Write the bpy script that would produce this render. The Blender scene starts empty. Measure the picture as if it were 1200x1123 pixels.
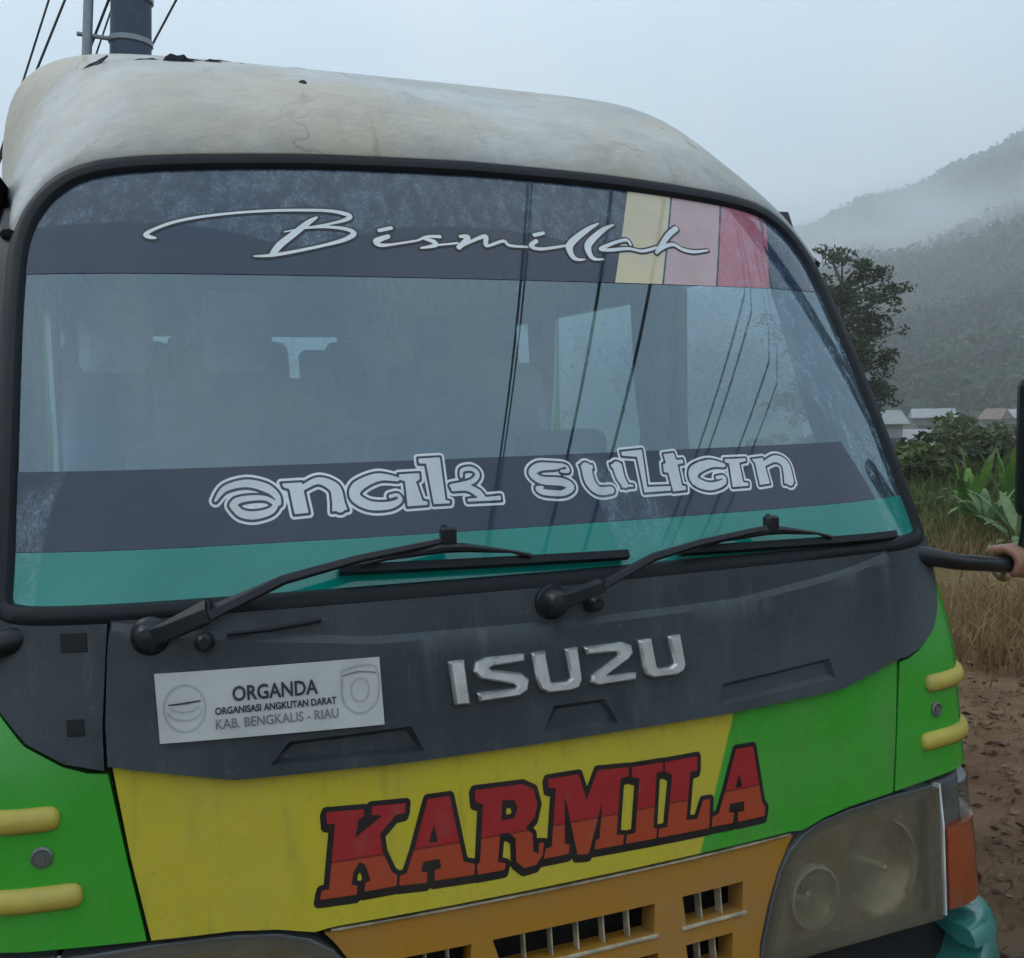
import bpy, bmesh, math, random
import numpy as np
from mathutils import Vector, Matrix, noise
from mathutils.geometry import delaunay_2d_cdt

sc = bpy.context.scene
R = math.radians
# ------------------------------------------------------------------ camera
cam_d = bpy.data.cameras.new('camera'); cam = bpy.data.objects.new('camera', cam_d)
sc.collection.objects.link(cam); sc.camera = cam
cam_d.sensor_fit = 'HORIZONTAL'; cam_d.sensor_width = 36.0; cam_d.lens = 36.0
cam_d.shift_x = -25/1200; cam_d.shift_y = 0.0
cam_d.clip_start = 0.05; cam_d.clip_end = 6000
_yaw, _pit, _rol = R(21.867), R(-4.713), R(-0.952)
_f = Vector((math.sin(_yaw)*math.cos(_pit), math.cos(_yaw)*math.cos(_pit), math.sin(_pit)))
_r = Vector((math.cos(_yaw), -math.sin(_yaw), 0)); _u = _r.cross(_f)
_r2 = math.cos(_rol)*_r + math.sin(_rol)*_u; _u2 = -math.sin(_rol)*_r + math.cos(_rol)*_u
M3 = Matrix((_r2, _u2, -_f)).transposed().to_4x4()
M3.translation = Vector((-0.697, -1.557, 1.58)); cam.matrix_world = M3
# ------------------------------------------------------------------ sky, sun, exposure
SUN_EL, SUN_AZ = R(52), R(-60)
world = bpy.data.worlds.new('World'); sc.world = world; world.use_nodes = True
wn = world.node_tree; wn.nodes.clear()
wo = wn.nodes.new('ShaderNodeOutputWorld'); bg = wn.nodes.new('ShaderNodeBackground')
sky = wn.nodes.new('ShaderNodeTexSky'); sky.sky_type = 'NISHITA'; sky.sun_disc = False
sky.sun_elevation = SUN_EL; sky.sun_rotation = SUN_AZ; sky.dust_density = 4.0; sky.air_density = 1.2; sky.altitude = 600
cl = wn.nodes.new('ShaderNodeMix'); cl.data_type = 'RGBA'; cl.blend_type = 'MIX'
cl.inputs[0].default_value = 0.72
wn.links.new(sky.outputs[0], cl.inputs[6])
tcw = wn.nodes.new('ShaderNodeTexCoord'); cnz = wn.nodes.new('ShaderNodeTexNoise'); cnz.inputs['Scale'].default_value = 2.6; cnz.inputs['Detail'].default_value = 6; cnz.inputs['Roughness'].default_value = 0.55
wn.links.new(tcw.outputs['Generated'], cnz.inputs['Vector'])
cr_ = wn.nodes.new('ShaderNodeValToRGB'); cr_.color_ramp.elements[0].position = 0.36; cr_.color_ramp.elements[0].color = (0.58, 0.78, 0.96, 1); cr_.color_ramp.elements[1].position = 0.64; cr_.color_ramp.elements[1].color = (0.92, 1.02, 1.08, 1)
wn.links.new(cnz.outputs[0], cr_.inputs[0])
csc = wn.nodes.new('ShaderNodeVectorMath'); csc.operation = 'SCALE'; csc.inputs['Scale'].default_value = 10.0; wn.links.new(cr_.outputs[0], csc.inputs[0])
wn.links.new(csc.outputs[0], cl.inputs[7])      # overcast layer, thin and thick cloud
wn.links.new(cl.outputs[2], bg.inputs[0]); bg.inputs[1].default_value = 0.13
wn.links.new(bg.outputs[0], wo.inputs[0])
sun_d = bpy.data.lights.new('sun', 'SUN'); sun = bpy.data.objects.new('sun', sun_d); sc.collection.objects.link(sun)
sun_d.energy = 0.8; sun_d.angle = R(20); sun_d.color = (1.0, 0.96, 0.9)
_sd = Vector((math.sin(SUN_AZ)*math.cos(SUN_EL), math.cos(SUN_AZ)*math.cos(SUN_EL), math.sin(SUN_EL)))
sun.rotation_euler = _sd.to_track_quat('Z', 'Y').to_euler(); sun.location = (-10, -10, 20)
sc.view_settings.view_transform = 'Standard'; sc.view_settings.look = 'None'
sc.view_settings.exposure = 0.36; sc.view_settings.gamma = 1.0; sc.view_settings.use_curve_mapping = False
sc.cycles.use_denoising = True
sc.cycles.max_bounces = 6; sc.cycles.transparent_max_bounces = 12; sc.cycles.volume_bounces = 2; sc.cycles.glossy_bounces = 3; sc.cycles.diffuse_bounces = 3
sc.cycles.caustics_reflective = False; sc.cycles.caustics_refractive = False
random.seed(7); rng = np.random.default_rng(7)

# ------------------------------------------------------------------ helpers
def tag(o, label=None, cat=None, group=None, kind=None):
    if label: o['label'] = label
    if cat: o['category'] = cat
    if group: o['group'] = group
    if kind: o['kind'] = kind
    return o
def empty(name, loc=(0, 0, 0)):
    o = bpy.data.objects.new(name, None); sc.collection.objects.link(o); o.location = loc; o.empty_display_size = 0.1
    return o
def link(name, me, mat=None, parent=None):
    o = bpy.data.objects.new(name, me); sc.collection.objects.link(o)
    if mat is not None and not me.materials: me.materials.append(mat)
    if parent is not None: o.parent = parent      # part meshes are written in their parent's coordinates
    return o
def copy_tree(o, parent=None):
    c = o.copy(); sc.collection.objects.link(c); c.parent = parent
    for ch in [x for x in o.children]: copy_tree(ch, c)
    return c
def mesh(name, v, f, mat=None, parent=None, smooth=True, sharp=40):
    me = bpy.data.meshes.new(name); me.from_pydata([tuple(p) for p in v], [], f); me.update()
    if smooth:
        me.polygons.foreach_set('use_smooth', [True]*len(me.polygons))
        if sharp: me.set_sharp_from_angle(angle=R(sharp))
    return link(name, me, mat, parent)
def bm_obj(name, bm, mat=None, parent=None, smooth=True, sharp=40):
    me = bpy.data.meshes.new(name); bmesh.ops.recalc_face_normals(bm, faces=bm.faces); bm.to_mesh(me); bm.free()
    if smooth:
        me.polygons.foreach_set('use_smooth', [True]*len(me.polygons))
        if sharp: me.set_sharp_from_angle(angle=R(sharp))
    return link(name, me, mat, parent)
def bevel(o, w=0.004, seg=2, ang=35):
    m = o.modifiers.new('bevel', 'BEVEL'); m.width = w; m.segments = seg; m.limit_method = 'ANGLE'; m.angle_limit = R(ang)
    m.harden_normals = False
    return o
def add_box(bm, c, s, rot=None):
    r = bmesh.ops.create_cube(bm, size=1.0)
    bmesh.ops.scale(bm, vec=s, verts=r['verts'])
    if rot is not None: bmesh.ops.rotate(bm, cent=(0, 0, 0), matrix=rot, verts=r['verts'])
    bmesh.ops.translate(bm, vec=c, verts=r['verts']); return r['verts']
def box(name, c, s, mat, parent=None, bev=0.0, rot=None):
    bm = bmesh.new(); add_box(bm, c, s, rot); o = bm_obj(name, bm, mat, parent)
    if bev: bevel(o, bev, 3)
    return o
def tube_data(pts, rad, n=8, caps=True):
    pts = [Vector(p) for p in pts]; V = []; F = []
    if not hasattr(rad, '__len__'): rad = [rad]*len(pts)
    ref = Vector((0.123, 0.31, 0.94)).normalized()
    for i, p in enumerate(pts):
        t = (pts[min(i+1, len(pts)-1)] - pts[max(i-1, 0)]).normalized()
        a = t.cross(ref)
        if a.length < 1e-3: a = t.cross(Vector((1, 0, 0)))
        a.normalize(); b = t.cross(a)
        for k in range(n):
            th = 2*math.pi*k/n; V.append(p + (a*math.cos(th) + b*math.sin(th))*rad[i])
    for i in range(len(pts)-1):
        for k in range(n):
            F.append((i*n+k, i*n+(k+1) % n, (i+1)*n+(k+1) % n, (i+1)*n+k))
    if caps: F.append(tuple(range(n))[::-1]); F.append(tuple((len(pts)-1)*n+k for k in range(n)))
    return V, F
def tube(name, pts, rad, mat, parent=None, n=8):
    V, F = tube_data(pts, rad, n); return mesh(name, V, F, mat, parent)
def lathe_data(prof, axis_o, axis_d, n=24):
    d = Vector(axis_d).normalized(); a = d.orthogonal().normalized(); b = d.cross(a); V = []; F = []
    for (r, h) in prof:
        for k in range(n):
            th = 2*math.pi*k/n; V.append(Vector(axis_o) + d*h + (a*math.cos(th)+b*math.sin(th))*r)
    for i in range(len(prof)-1):
        for k in range(n): F.append((i*n+k, i*n+(k+1) % n, (i+1)*n+(k+1) % n, (i+1)*n+k))
    return V, F
def lathe(name, prof, o, d, mat, parent=None, n=24):
    V, F = lathe_data(prof, o, d, n); ob = mesh(name, V, F, mat, parent); return ob

# ------------------------------------------------------------------ materials
class NT:
    def __init__(s, name):
        s.m = bpy.data.materials.new(name); s.m.use_nodes = True; s.t = s.m.node_tree; s.t.nodes.clear()
        s.out = s.t.nodes.new('ShaderNodeOutputMaterial')
    def n(s, ty, **kw):
        nd = s.t.nodes.new(ty)
        for k, v in kw.items(): setattr(nd, k, v)
        return nd
    def l(s, a, b): s.t.links.new(a, b)
    def val(s, x, sock):
        if hasattr(x, 'is_output'): s.l(x, sock)
        else: sock.default_value = x
    def math(s, op, a, b=0.0, clamp=False):
        nd = s.n('ShaderNodeMath', operation=op); nd.use_clamp = clamp; s.val(a, nd.inputs[0]); s.val(b, nd.inputs[1]); return nd.outputs[0]
    def mix(s, f, a, b, bt='MIX'):
        nd = s.n('ShaderNodeMix', data_type='RGBA', blend_type=bt); s.val(f, nd.inputs[0])
        for x, i in ((a, 6), (b, 7)):
            if hasattr(x, 'is_output'): s.l(x, nd.inputs[i])
            else: nd.inputs[i].default_value = (*x[:3], 1)
        return nd.outputs[2]
    def noise(s, scale, detail=5, rough=0.6, vec=None, sc3=None):
        if vec is None: vec = s.pos()
        if sc3:
            mp = s.n('ShaderNodeMapping'); mp.inputs['Scale'].default_value = sc3; s.l(vec, mp.inputs[0]); vec = mp.outputs[0]
        nd = s.n('ShaderNodeTexNoise'); nd.inputs['Scale'].default_value = scale; nd.inputs['Detail'].default_value = detail
        nd.inputs['Roughness'].default_value = rough; s.l(vec, nd.inputs['Vector']); return nd.outputs[0]
    def pos(s):
        if not hasattr(s, '_p'): s._p = s.n('ShaderNodeTexCoord').outputs['Object']
        return s._p
    def wpos(s):
        if not hasattr(s, '_w'): s._w = s.n('ShaderNodeNewGeometry').outputs['Position']
        return s._w
    def xyz(s, v):
        nd = s.n('ShaderNodeSeparateXYZ'); s.l(v, nd.inputs[0]); return nd.outputs
    def ramp(s, v, a, b, lo=0.0, hi=1.0, smooth=True):
        nd = s.n('ShaderNodeMapRange'); nd.interpolation_type = 'SMOOTHSTEP' if smooth else 'LINEAR'
        s.val(v, nd.inputs[0])
        for x, i in ((a, 1), (b, 2), (lo, 3), (hi, 4)): nd.inputs[i].default_value = x
        return nd.outputs[0]
    def bump(s, h, strength=0.3, dist=0.01):
        nd = s.n('ShaderNodeBump'); nd.inputs['Strength'].default_value = strength; nd.inputs['Distance'].default_value = dist
        s.l(h, nd.inputs['Height']); return nd.outputs[0]
    def bsdf(s, col, rough=0.5, metal=0.0, nor=None, **kw):
        b = s.n('ShaderNodeBsdfPrincipled')
        if hasattr(col, 'is_output'): s.l(col, b.inputs['Base Color'])
        else: b.inputs['Base Color'].default_value = (*col[:3], 1)
        s.val(rough, b.inputs['Roughness']); s.val(metal, b.inputs['Metallic'])
        if nor is not None: s.l(nor, b.inputs['Normal'])
        for k, v in kw.items(): s.val(v, b.inputs[k.replace('_', ' ')])
        return b.outputs[0]
    def done(s, sh, vol=False):
        s.l(sh, s.out.inputs['Volume' if vol else 'Surface']); return s.m
def simple(name, col, rough=0.5, metal=0.0, var=0.15, scale=12, bmp=0.0, bscale=60, dirt=None, **kw):
    t = NT(name); nz = t.noise(scale)
    c = t.mix(t.ramp(nz, 0.3, 0.7), tuple(x*(1-var) for x in col), tuple(min(1, x*(1+var)) for x in col))
    if dirt: c = t.mix(t.ramp(t.noise(5, 8, 0.7), 0.48, 0.75, 0, dirt[1]), c, dirt[0])
    nor = t.bump(t.noise(bscale, 3), bmp, 0.004) if bmp else None
    return t.done(t.bsdf(c, rough if var == 0 else t.ramp(nz, 0.2, 0.8, max(0.02, rough-0.08), min(1, rough+0.08)), metal, nor, **kw))

DUST = (0.23, 0.20, 0.15)
def paint_mat():
    t = NT('front_paint'); x, y, z = t.xyz(t.wpos())
    # painted two-tone: yellow, green right of a slanted line
    e = t.math('SUBTRACT', x, t.math('ADD', 0.224, t.math('MULTIPLY', t.math('SUBTRACT', z, 0.758), 0.40)))
    c = t.mix(t.ramp(e, -0.0015, 0.0015, smooth=False), (0.57, 0.48, 0.030), (0.030, 0.36, 0.020))
    nz = t.noise(3.0, 6, 0.65); c = t.mix(t.ramp(nz, 0.35, 0.75, 0, 0.16), c, DUST)
    c = t.mix(t.ramp(t.noise(90, 4, 0.7), 0.58, 0.76, 0, 0.5), c, DUST)
    chip = t.noise(46, 3, 0.6); c = t.mix(t.ramp(chip, 0.735, 0.75, 0, 0.8), c, (0.20, 0.17, 0.13))
    run = t.noise(26, 4, 0.7, sc3=(1, 1, 0.08)); c = t.mix(t.ramp(run, 0.52, 0.78, 0, 0.34), c, (0.13, 0.11, 0.065))
    return t.done(t.bsdf(c, t.ramp(nz, 0.3, 0.8, 0.18, 0.42), 0, t.bump(t.noise(3.2, 3), 0.30, 0.03), Coat_Weight=0.5, Coat_Roughness=0.09))
def green_mat():
    t = NT('green_paint'); nz = t.noise(3.5, 6, 0.65)
    c = t.mix(t.ramp(nz, 0.35, 0.75, 0, 0.13), (0.030, 0.36, 0.020), DUST)
    c = t.mix(t.ramp(t.noise(80, 4, 0.7), 0.62, 0.8, 0, 0.35), c, DUST)
    return t.done(t.bsdf(c, t.ramp(nz, 0.3, 0.8, 0.18, 0.42), 0, t.bump(t.noise(3.2, 3), 0.30, 0.03), Coat_Weight=0.5, Coat_Roughness=0.09))
def orange_mat():
    t = NT('grille_paint'); nz = t.noise(4, 6, 0.65)
    c = t.mix(t.ramp(nz, 0.35, 0.75, 0, 0.35), (0.42, 0.19, 0.010), DUST)
    c = t.mix(t.ramp(t.noise(70, 4, 0.7), 0.6, 0.8, 0, 0.5), c, (0.15, 0.09, 0.03))
    return t.done(t.bsdf(c, 0.4, 0, None, Coat_Weight=0.15))
def cowl_mat():
    t = NT('cowl_plastic'); nz = t.noise(2.5, 7, 0.65)
    c = t.mix(t.ramp(nz, 0.35, 0.7), (0.024, 0.034, 0.042), (0.056, 0.072, 0.084))
    c = t.mix(t.ramp(t.noise(22, 5, 0.7, sc3=(1, 1, 0.12)), 0.52, 0.76, 0, 0.42), c, (0.12, 0.13, 0.135))
    c = t.mix(t.ramp(t.noise(75, 5, 0.75), 0.60, 0.74, 0, 0.6), c, (0.16, 0.16, 0.15))
    return t.done(t.bsdf(c, t.ramp(nz, 0.3, 0.8, 0.38, 0.6), 0, t.bump(t.noise(240, 2), 0.08, 0.003)))
def roof_mat():
    t = NT('roof_fibreglass'); x, y, z = t.xyz(t.wpos())
    nz = t.noise(2.2, 8, 0.68); c = t.mix(t.ramp(nz, 0.34, 0.66), (0.29, 0.305, 0.31), (0.53, 0.54, 0.525))
    c = t.mix(t.ramp(t.noise(1.6, 6, 0.6, sc3=(1, 1, 0.6)), 0.40, 0.64, 0, 0.55), c, (0.45, 0.37, 0.22))     # yellowed resin
    c = t.mix(t.ramp(t.noise(9, 8, 0.75, sc3=(1, 0.25, 0.25)), 0.56, 0.74, 0, 0.5), c, (0.22, 0.23, 0.235))
    c = t.mix(t.ramp(t.noise(60, 5, 0.8), 0.66, 0.78, 0, 0.7), c, (0.10, 0.095, 0.085))
    c = t.mix(t.ramp(t.noise(11, 9, 0.78, sc3=(0.5, 1, 1)), 0.48, 0.70, 0, 0.30), c, (0.22, 0.22, 0.21)); rs = t.noise(7, 3, 0.5, sc3=(2.2, 0.18, 0.30)); c = t.mix(t.math('MULTIPLY', t.ramp(rs, 0.62, 0.72), t.ramp(t.noise(2.5, 2), 0.4, 0.6)), c, (0.30, 0.20, 0.10))     # rust runs
    vo = t.n('ShaderNodeTexVoronoi', feature='DISTANCE_TO_EDGE'); vo.inputs['Scale'].default_value = 3.2
    wv = t.n('ShaderNodeVectorMath', operation='ADD'); wn_ = t.n('ShaderNodeTexNoise'); wn_.inputs['Scale'].default_value = 9; t.l(t.pos(), wn_.inputs['Vector']); ws_ = t.n('ShaderNodeVectorMath', operation='SCALE'); ws_.inputs['Scale'].default_value = 0.16
    t.l(wn_.outputs[1], ws_.inputs[0]); t.l(t.pos(), wv.inputs[0]); t.l(ws_.outputs[0], wv.inputs[1]); t.l(wv.outputs[0], vo.inputs['Vector'])
    ck = t.math('MULTIPLY', t.ramp(vo.outputs[0], 0.0, 0.012, 1, 0), t.ramp(t.noise(2.0, 3), 0.5, 0.66, 0, 0.32)); c = t.mix(ck, c, (0.07, 0.07, 0.065))      # hairline cracks in the resin
    b = t.bump(t.noise(5, 6, 0.6), 0.55, 0.03)
    return t.done(t.bsdf(c, t.ramp(nz, 0.3, 0.7, 0.42, 0.62), 0, b))
WIPERS = [(-0.666, 1.226, 0.30, 0.785), (-0.032, 1.228, 0.30, 0.80)]
def dew(t, amount=0.26):
    """condensation left where neither wiper blade has swept the screen"""
    x, y, z = t.xyz(t.wpos()); keep = None
    for (px, pz, r0, r1) in WIPERS:
        dx = t.math('SUBTRACT', x, px); dz = t.math('MULTIPLY', t.math('SUBTRACT', z, pz), 1.16)
        r = t.math('SQRT', t.math('ADD', t.math('MULTIPLY', dx, dx), t.math('MULTIPLY', dz, dz)))
        r = t.math('ADD', r, t.math('MULTIPLY', t.math('SUBTRACT', t.noise(14, 3), 0.5), 0.012))
        a = t.math('MAXIMUM', t.ramp(r, r1-0.004, r1+0.004), t.ramp(r, r0-0.02, r0+0.02, 1, 0))
        keep = a if keep is None else t.math('MULTIPLY', keep, a)
    drops = t.ramp(t.noise(260, 2, 0.8, sc3=(1, 1, 0.45)), 0.42, 0.62, 0.30, 1.0)
    streak = t.ramp(t.noise(34, 5, 0.75, sc3=(1, 1, 0.035)), 0.40, 0.70, 0.30, 1.5)
    return t.math('MULTIPLY', t.math('MULTIPLY', keep, drops), t.math('MULTIPLY', streak, amount))
DEW = (0.36, 0.50, 0.60)
def vinyl(name, col, var=0.08, rough=0.035):
    t = NT(name); nz = t.noise(6); c = t.mix(t.ramp(nz, 0.3, 0.7), tuple(x*(1-var) for x in col), tuple(min(1, x*(1+var)) for x in col))
    c = t.mix(dew(t, 0.24), c, DEW)
    return t.done(t.bsdf(c, rough, 0, None, IOR=1.62))
def glass_mat(name, tint=(0.80, 0.88, 0.88), ior=1.75, rough=0.012, wipers=None, dust=0.0, dcol=(0.42, 0.47, 0.52)):
    t = NT(name)
    fr = t.n('ShaderNodeFresnel'); bf_ = t.n('ShaderNodeNewGeometry').outputs['Backfacing']      # one thin pane: same reflectance from both sides
    t.l(t.math('ADD', ior, t.math('MULTIPLY', bf_, 1/ior-ior)), fr.inputs['IOR'])
    tr = t.n('ShaderNodeBsdfTransparent'); tr.inputs[0].default_value = (*tint, 1)
    gl = t.n('ShaderNodeBsdfGlossy'); gl.inputs['Roughness'].default_value = rough; gl.inputs[0].default_value = (0.72, 0.89, 1, 1)
    mx = t.n('ShaderNodeMixShader'); t.l(fr.outputs[0], mx.inputs[0]); t.l(tr.outputs[0], mx.inputs[1]); t.l(gl.outputs[0], mx.inputs[2])
    sh = mx.outputs[0]
    if wipers or dust:
        df = t.n('ShaderNodeBsdfDiffuse'); df.inputs[0].default_value = (*dcol, 1)
        m2 = t.n('ShaderNodeMixShader')
        nz = t.noise(9, 7, 0.7); f = t.ramp(nz, 0.3, 0.75, dust*0.6, dust*1.3)
        if wipers: f = t.math('ADD', f, dew(t, 0.42), clamp=True)
        t.l(f, m2.inputs[0]); t.l(sh, m2.inputs[1]); t.l(df.outputs[0], m2.inputs[2]); sh = m2.outputs[0]
    return t.done(sh)
def letter_mat():
    t = NT('red_orange_print'); x, y, z = t.xyz(t.wpos())
    e = t.math('SUBTRACT', z, 0.858)
    c = t.mix(t.ramp(e, -0.001, 0.001, smooth=False), (0.40, 0.055, 0.018), (0.36, 0.016, 0.020))
    c = t.mix(t.ramp(t.math('ABSOLUTE', e), 0.0008, 0.0022, 0.75, 0.0, smooth=False), c, (0.08, 0.010, 0.008))
    c = t.mix(t.ramp(t.noise(30, 6, 0.7), 0.5, 0.8, 0, 0.3), c, DUST)
    return t.done(t.bsdf(c, 0.38))
M = {}
M['paint'] = paint_mat(); M['green'] = green_mat(); M['orange'] = orange_mat(); M['cowl'] = cowl_mat(); M['roof'] = roof_mat()
M['print'] = letter_mat()
M['glass'] = glass_mat('windshield_glass', (0.55, 0.73, 0.84), 2.40, 0.012, True, 0.03, DEW)
M['sideglass'] = glass_mat('side_glass', (0.86, 0.93, 0.92), 1.5, 0.01, None, 0.03)
M['lens'] = glass_mat('lamp_lens', (0.70, 0.65, 0.52), 1.5, 0.12, None, 0.36, (0.25, 0.225, 0.165))
M['clearlens'] = glass_mat('clear_lens', (0.75, 0.75, 0.7), 1.5, 0.06, None, 0.10, (0.3, 0.29, 0.27))
M['amber'] = simple('amber_lens', (0.29, 0.065, 0.022), 0.2, var=0.2, Transmission_Weight=0.0, dirt=(DUST, 0.3))
M['black'] = simple('black_rubber', (0.010, 0.013, 0.017), 0.5, bmp=0.1, bscale=150, Specular_IOR_Level=0.22)
M['blackpl'] = simple('black_plastic', (0.010, 0.013, 0.017), 0.36, var=0.3, scale=7, dirt=((0.07, 0.07, 0.07), 0.2), Specular_IOR_Level=0.35)
M['dark'] = simple('dark_cavity', (0.008, 0.008, 0.009), 0.8)
M['outline'] = simple('black_print', (0.012, 0.009, 0.009), 0.4, dirt=((0.06, 0.05, 0.04), 0.3))
M['chrome'] = simple('worn_chrome', (0.80, 0.81, 0.82), 0.34, 0.85, var=0.08, scale=40, dirt=((0.4, 0.4, 0.4), 0.3))
M['yellowstrip'] = simple('yellow_rubber', (0.52, 0.42, 0.07), 0.5, var=0.12, dirt=(DUST, 0.5))
M['vinyl_dark'] = vinyl('dark_vinyl', (0.008, 0.019, 0.048))
M['vinyl_teal'] = vinyl('teal_vinyl', (0.001, 0.215, 0.175))
M['vinyl_white'] = vinyl('white_vinyl', (0.66, 0.68, 0.7))
M['vinyl_grey'] = vinyl('pale_grey_vinyl', (0.55, 0.58, 0.6))
M['vinyl_cream'] = vinyl('cream_vinyl', (0.56, 0.47, 0.3))
M['vinyl_pink'] = vinyl('pink_vinyl', (0.47, 0.3, 0.3))
M['vinyl_red'] = vinyl('red_vinyl', (0.4, 0.11, 0.15))
M['plate'] = simple('plate_sheet', (0.56, 0.58, 0.56), 0.42, var=0.08, dirt=((0.36, 0.34, 0.28), 0.4))
M['plateink'] = simple('plate_ink', (0.03, 0.035, 0.05), 0.5)
M['plateink2'] = simple('plate_faded_ink', (0.20, 0.21, 0.23), 0.5)
M['plateink3'] = simple('plate_ghost_ink', (0.40, 0.43, 0.43), 0.5)
M['reflector'] = simple('lamp_reflector', (0.60, 0.56, 0.47), 0.34, 0.7, var=0.25, scale=14)
M['housing'] = simple('lamp_housing', (0.16, 0.17, 0.18), 0.35, var=0.2)
M['bumper'] = simple('teal_bumper_paint', (0.02, 0.20, 0.17), 0.3, var=0.15, dirt=(DUST, 0.3), Coat_Weight=1.0, Coat_Roughness=0.12)
M['pale'] = simple('pale_paint', (0.62, 0.64, 0.63), 0.4, var=0.1, dirt=(DUST, 0.4))
M['interior'] = simple('interior_trim', (0.16, 0.19, 0.20), 0.7)
M['lining'] = simple('roof_lining', (0.60, 0.62, 0.62), 0.8)
M['seat'] = simple('seat_cloth', (0.16, 0.20, 0.23), 0.85)
M['seatcover'] = simple('seat_head_cover', (0.80, 0.78, 0.80), 0.8)
M['curtain'] = simple('pale_curtain', (0.45, 0.48, 0.50), 0.85)
M['tyre'] = simple('tyre_rubber', (0.02, 0.02, 0.02), 0.8, dirt=((0.14, 0.10, 0.07), 0.6))
M['rim'] = simple('wheel_rim', (0.45, 0.45, 0.46), 0.45, 0.4)
M['pole'] = simple('pole_steel', (0.038, 0.058, 0.105), 0.5, var=0.2, scale=4, dirt=((0.12, 0.12, 0.12), 0.3))
M['galv'] = simple('galvanised_steel', (0.28, 0.31, 0.34), 0.45, 0.6)
M['cable'] = simple('cable_sheath', (0.012, 0.013, 0.014), 0.6)
M['screw'] = simple('screw_head', (0.16, 0.17, 0.16), 0.4, 0.5)
M['worn'] = simple('worn_trim_paint', (0.42, 0.37, 0.26), 0.45, var=0.35, scale=25, dirt=((0.10, 0.07, 0.04), 0.6))

# lettering, traced as outlines and strokes in the bus front's own metres (across, height)
KARMILA={'K':[[(-0.4273,0.9352),(-0.3687,0.9323),(-0.37,0.9202),(-0.378,0.9182),(-0.3852,0.8901),(-0.3402,0.9181),(-0.3567,0.9214),(-0.3569,0.9347),(-0.3019,0.9323),(-0.3044,0.917),(-0.319,0.916),(-0.346,0.8905),(-0.3436,0.8623),(-0.3307,0.8294),(-0.3225,0.8225),(-0.3248,0.8068),(-0.3753,0.8058),(-0.3733,0.8193),(-0.365,0.821),(-0.3716,0.8466),(-0.3806,0.8526),(-0.3908,0.8389),(-0.395,0.8197),(-0.3859,0.8167),(-0.3879,0.8033),(-0.444,0.8047),(-0.4411,0.8179),(-0.4295,0.8182),(-0.4147,0.9157),(-0.4268,0.9174)]],'A':[[(-0.266,0.9334),(-0.2297,0.933),(-0.2134,0.8259),(-0.1946,0.8196),(-0.1971,0.8026),(-0.2629,0.8043),(-0.2618,0.8207),(-0.2511,0.8227),(-0.2525,0.8371),(-0.2797,0.8368),(-0.2839,0.8218),(-0.2743,0.8196),(-0.276,0.8034),(-0.3203,0.8061),(-0.3184,0.8212),(-0.3077,0.8232),(-0.2918,0.8605)],[(-0.2588,0.893),(-0.2688,0.8647),(-0.2537,0.864)]],'R':[[(-0.1874,0.9364),(-0.1044,0.934),(-0.0856,0.9231),(-0.0803,0.8978),(-0.0872,0.876),(-0.1041,0.8631),(-0.0926,0.8509),(-0.0929,0.8217),(-0.0844,0.817),(-0.0813,0.8344),(-0.0732,0.833),(-0.0767,0.8141),(-0.0892,0.8),(-0.1105,0.7982),(-0.1237,0.8108),(-0.1227,0.8493),(-0.1342,0.8593),(-0.1487,0.86),(-0.1556,0.8163),(-0.1421,0.8114),(-0.1445,0.8015),(-0.1914,0.8016),(-0.1913,0.8175),(-0.1857,0.8213),(-0.1747,0.9122),(-0.187,0.9172)],[(-0.1415,0.9136),(-0.1449,0.8803),(-0.1222,0.8816),(-0.1158,0.8968),(-0.1201,0.9104)]],'M':[[(-0.0588,0.9354),(-0.002,0.9352),(0.0095,0.8902),(0.0338,0.9365),(0.0942,0.9324),(0.0919,0.9175),(0.0762,0.9159),(0.0611,0.8231),(0.0751,0.8206),(0.0723,0.805),(0.018,0.8063),(0.0218,0.8216),(0.0286,0.8221),(0.0393,0.8854),(0.0064,0.8011),(-0.0139,0.8031),(-0.03,0.9064),(-0.0361,0.825),(-0.0272,0.8218),(-0.0301,0.8076),(-0.0754,0.8073),(-0.0707,0.8228),(-0.0598,0.8242),(-0.0455,0.9186),(-0.0581,0.9206)]],'I':[[(0.0996,0.9316),(0.1617,0.9306),(0.1604,0.9153),(0.147,0.914),(0.1334,0.8222),(0.1403,0.8192),(0.1378,0.8036),(0.0777,0.805),(0.0809,0.8196),(0.0976,0.82),(0.1129,0.9108),(0.0983,0.9148)]],'L':[[(0.1657,0.93),(0.2327,0.9299),(0.2306,0.9058),(0.2158,0.9047),(0.2005,0.8239),(0.2232,0.8216),(0.2385,0.852),(0.2533,0.8512),(0.2467,0.8016),(0.1422,0.8035),(0.1443,0.8185),(0.1612,0.8189),(0.1787,0.9054),(0.1644,0.9146)]],'A2':[[(0.3167,0.9291),(0.3546,0.9284),(0.3652,0.8258),(0.372,0.8156),(0.3682,0.8001),(0.3092,0.8005),(0.3108,0.8179),(0.3249,0.8171),(0.3257,0.8348),(0.2949,0.835),(0.2906,0.8209),(0.302,0.8178),(0.2983,0.8008),(0.2519,0.8024),(0.2555,0.8192),(0.2686,0.8221),(0.2861,0.8578)],[(0.3192,0.8841),(0.3082,0.861),(0.3246,0.861)]]}
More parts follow.
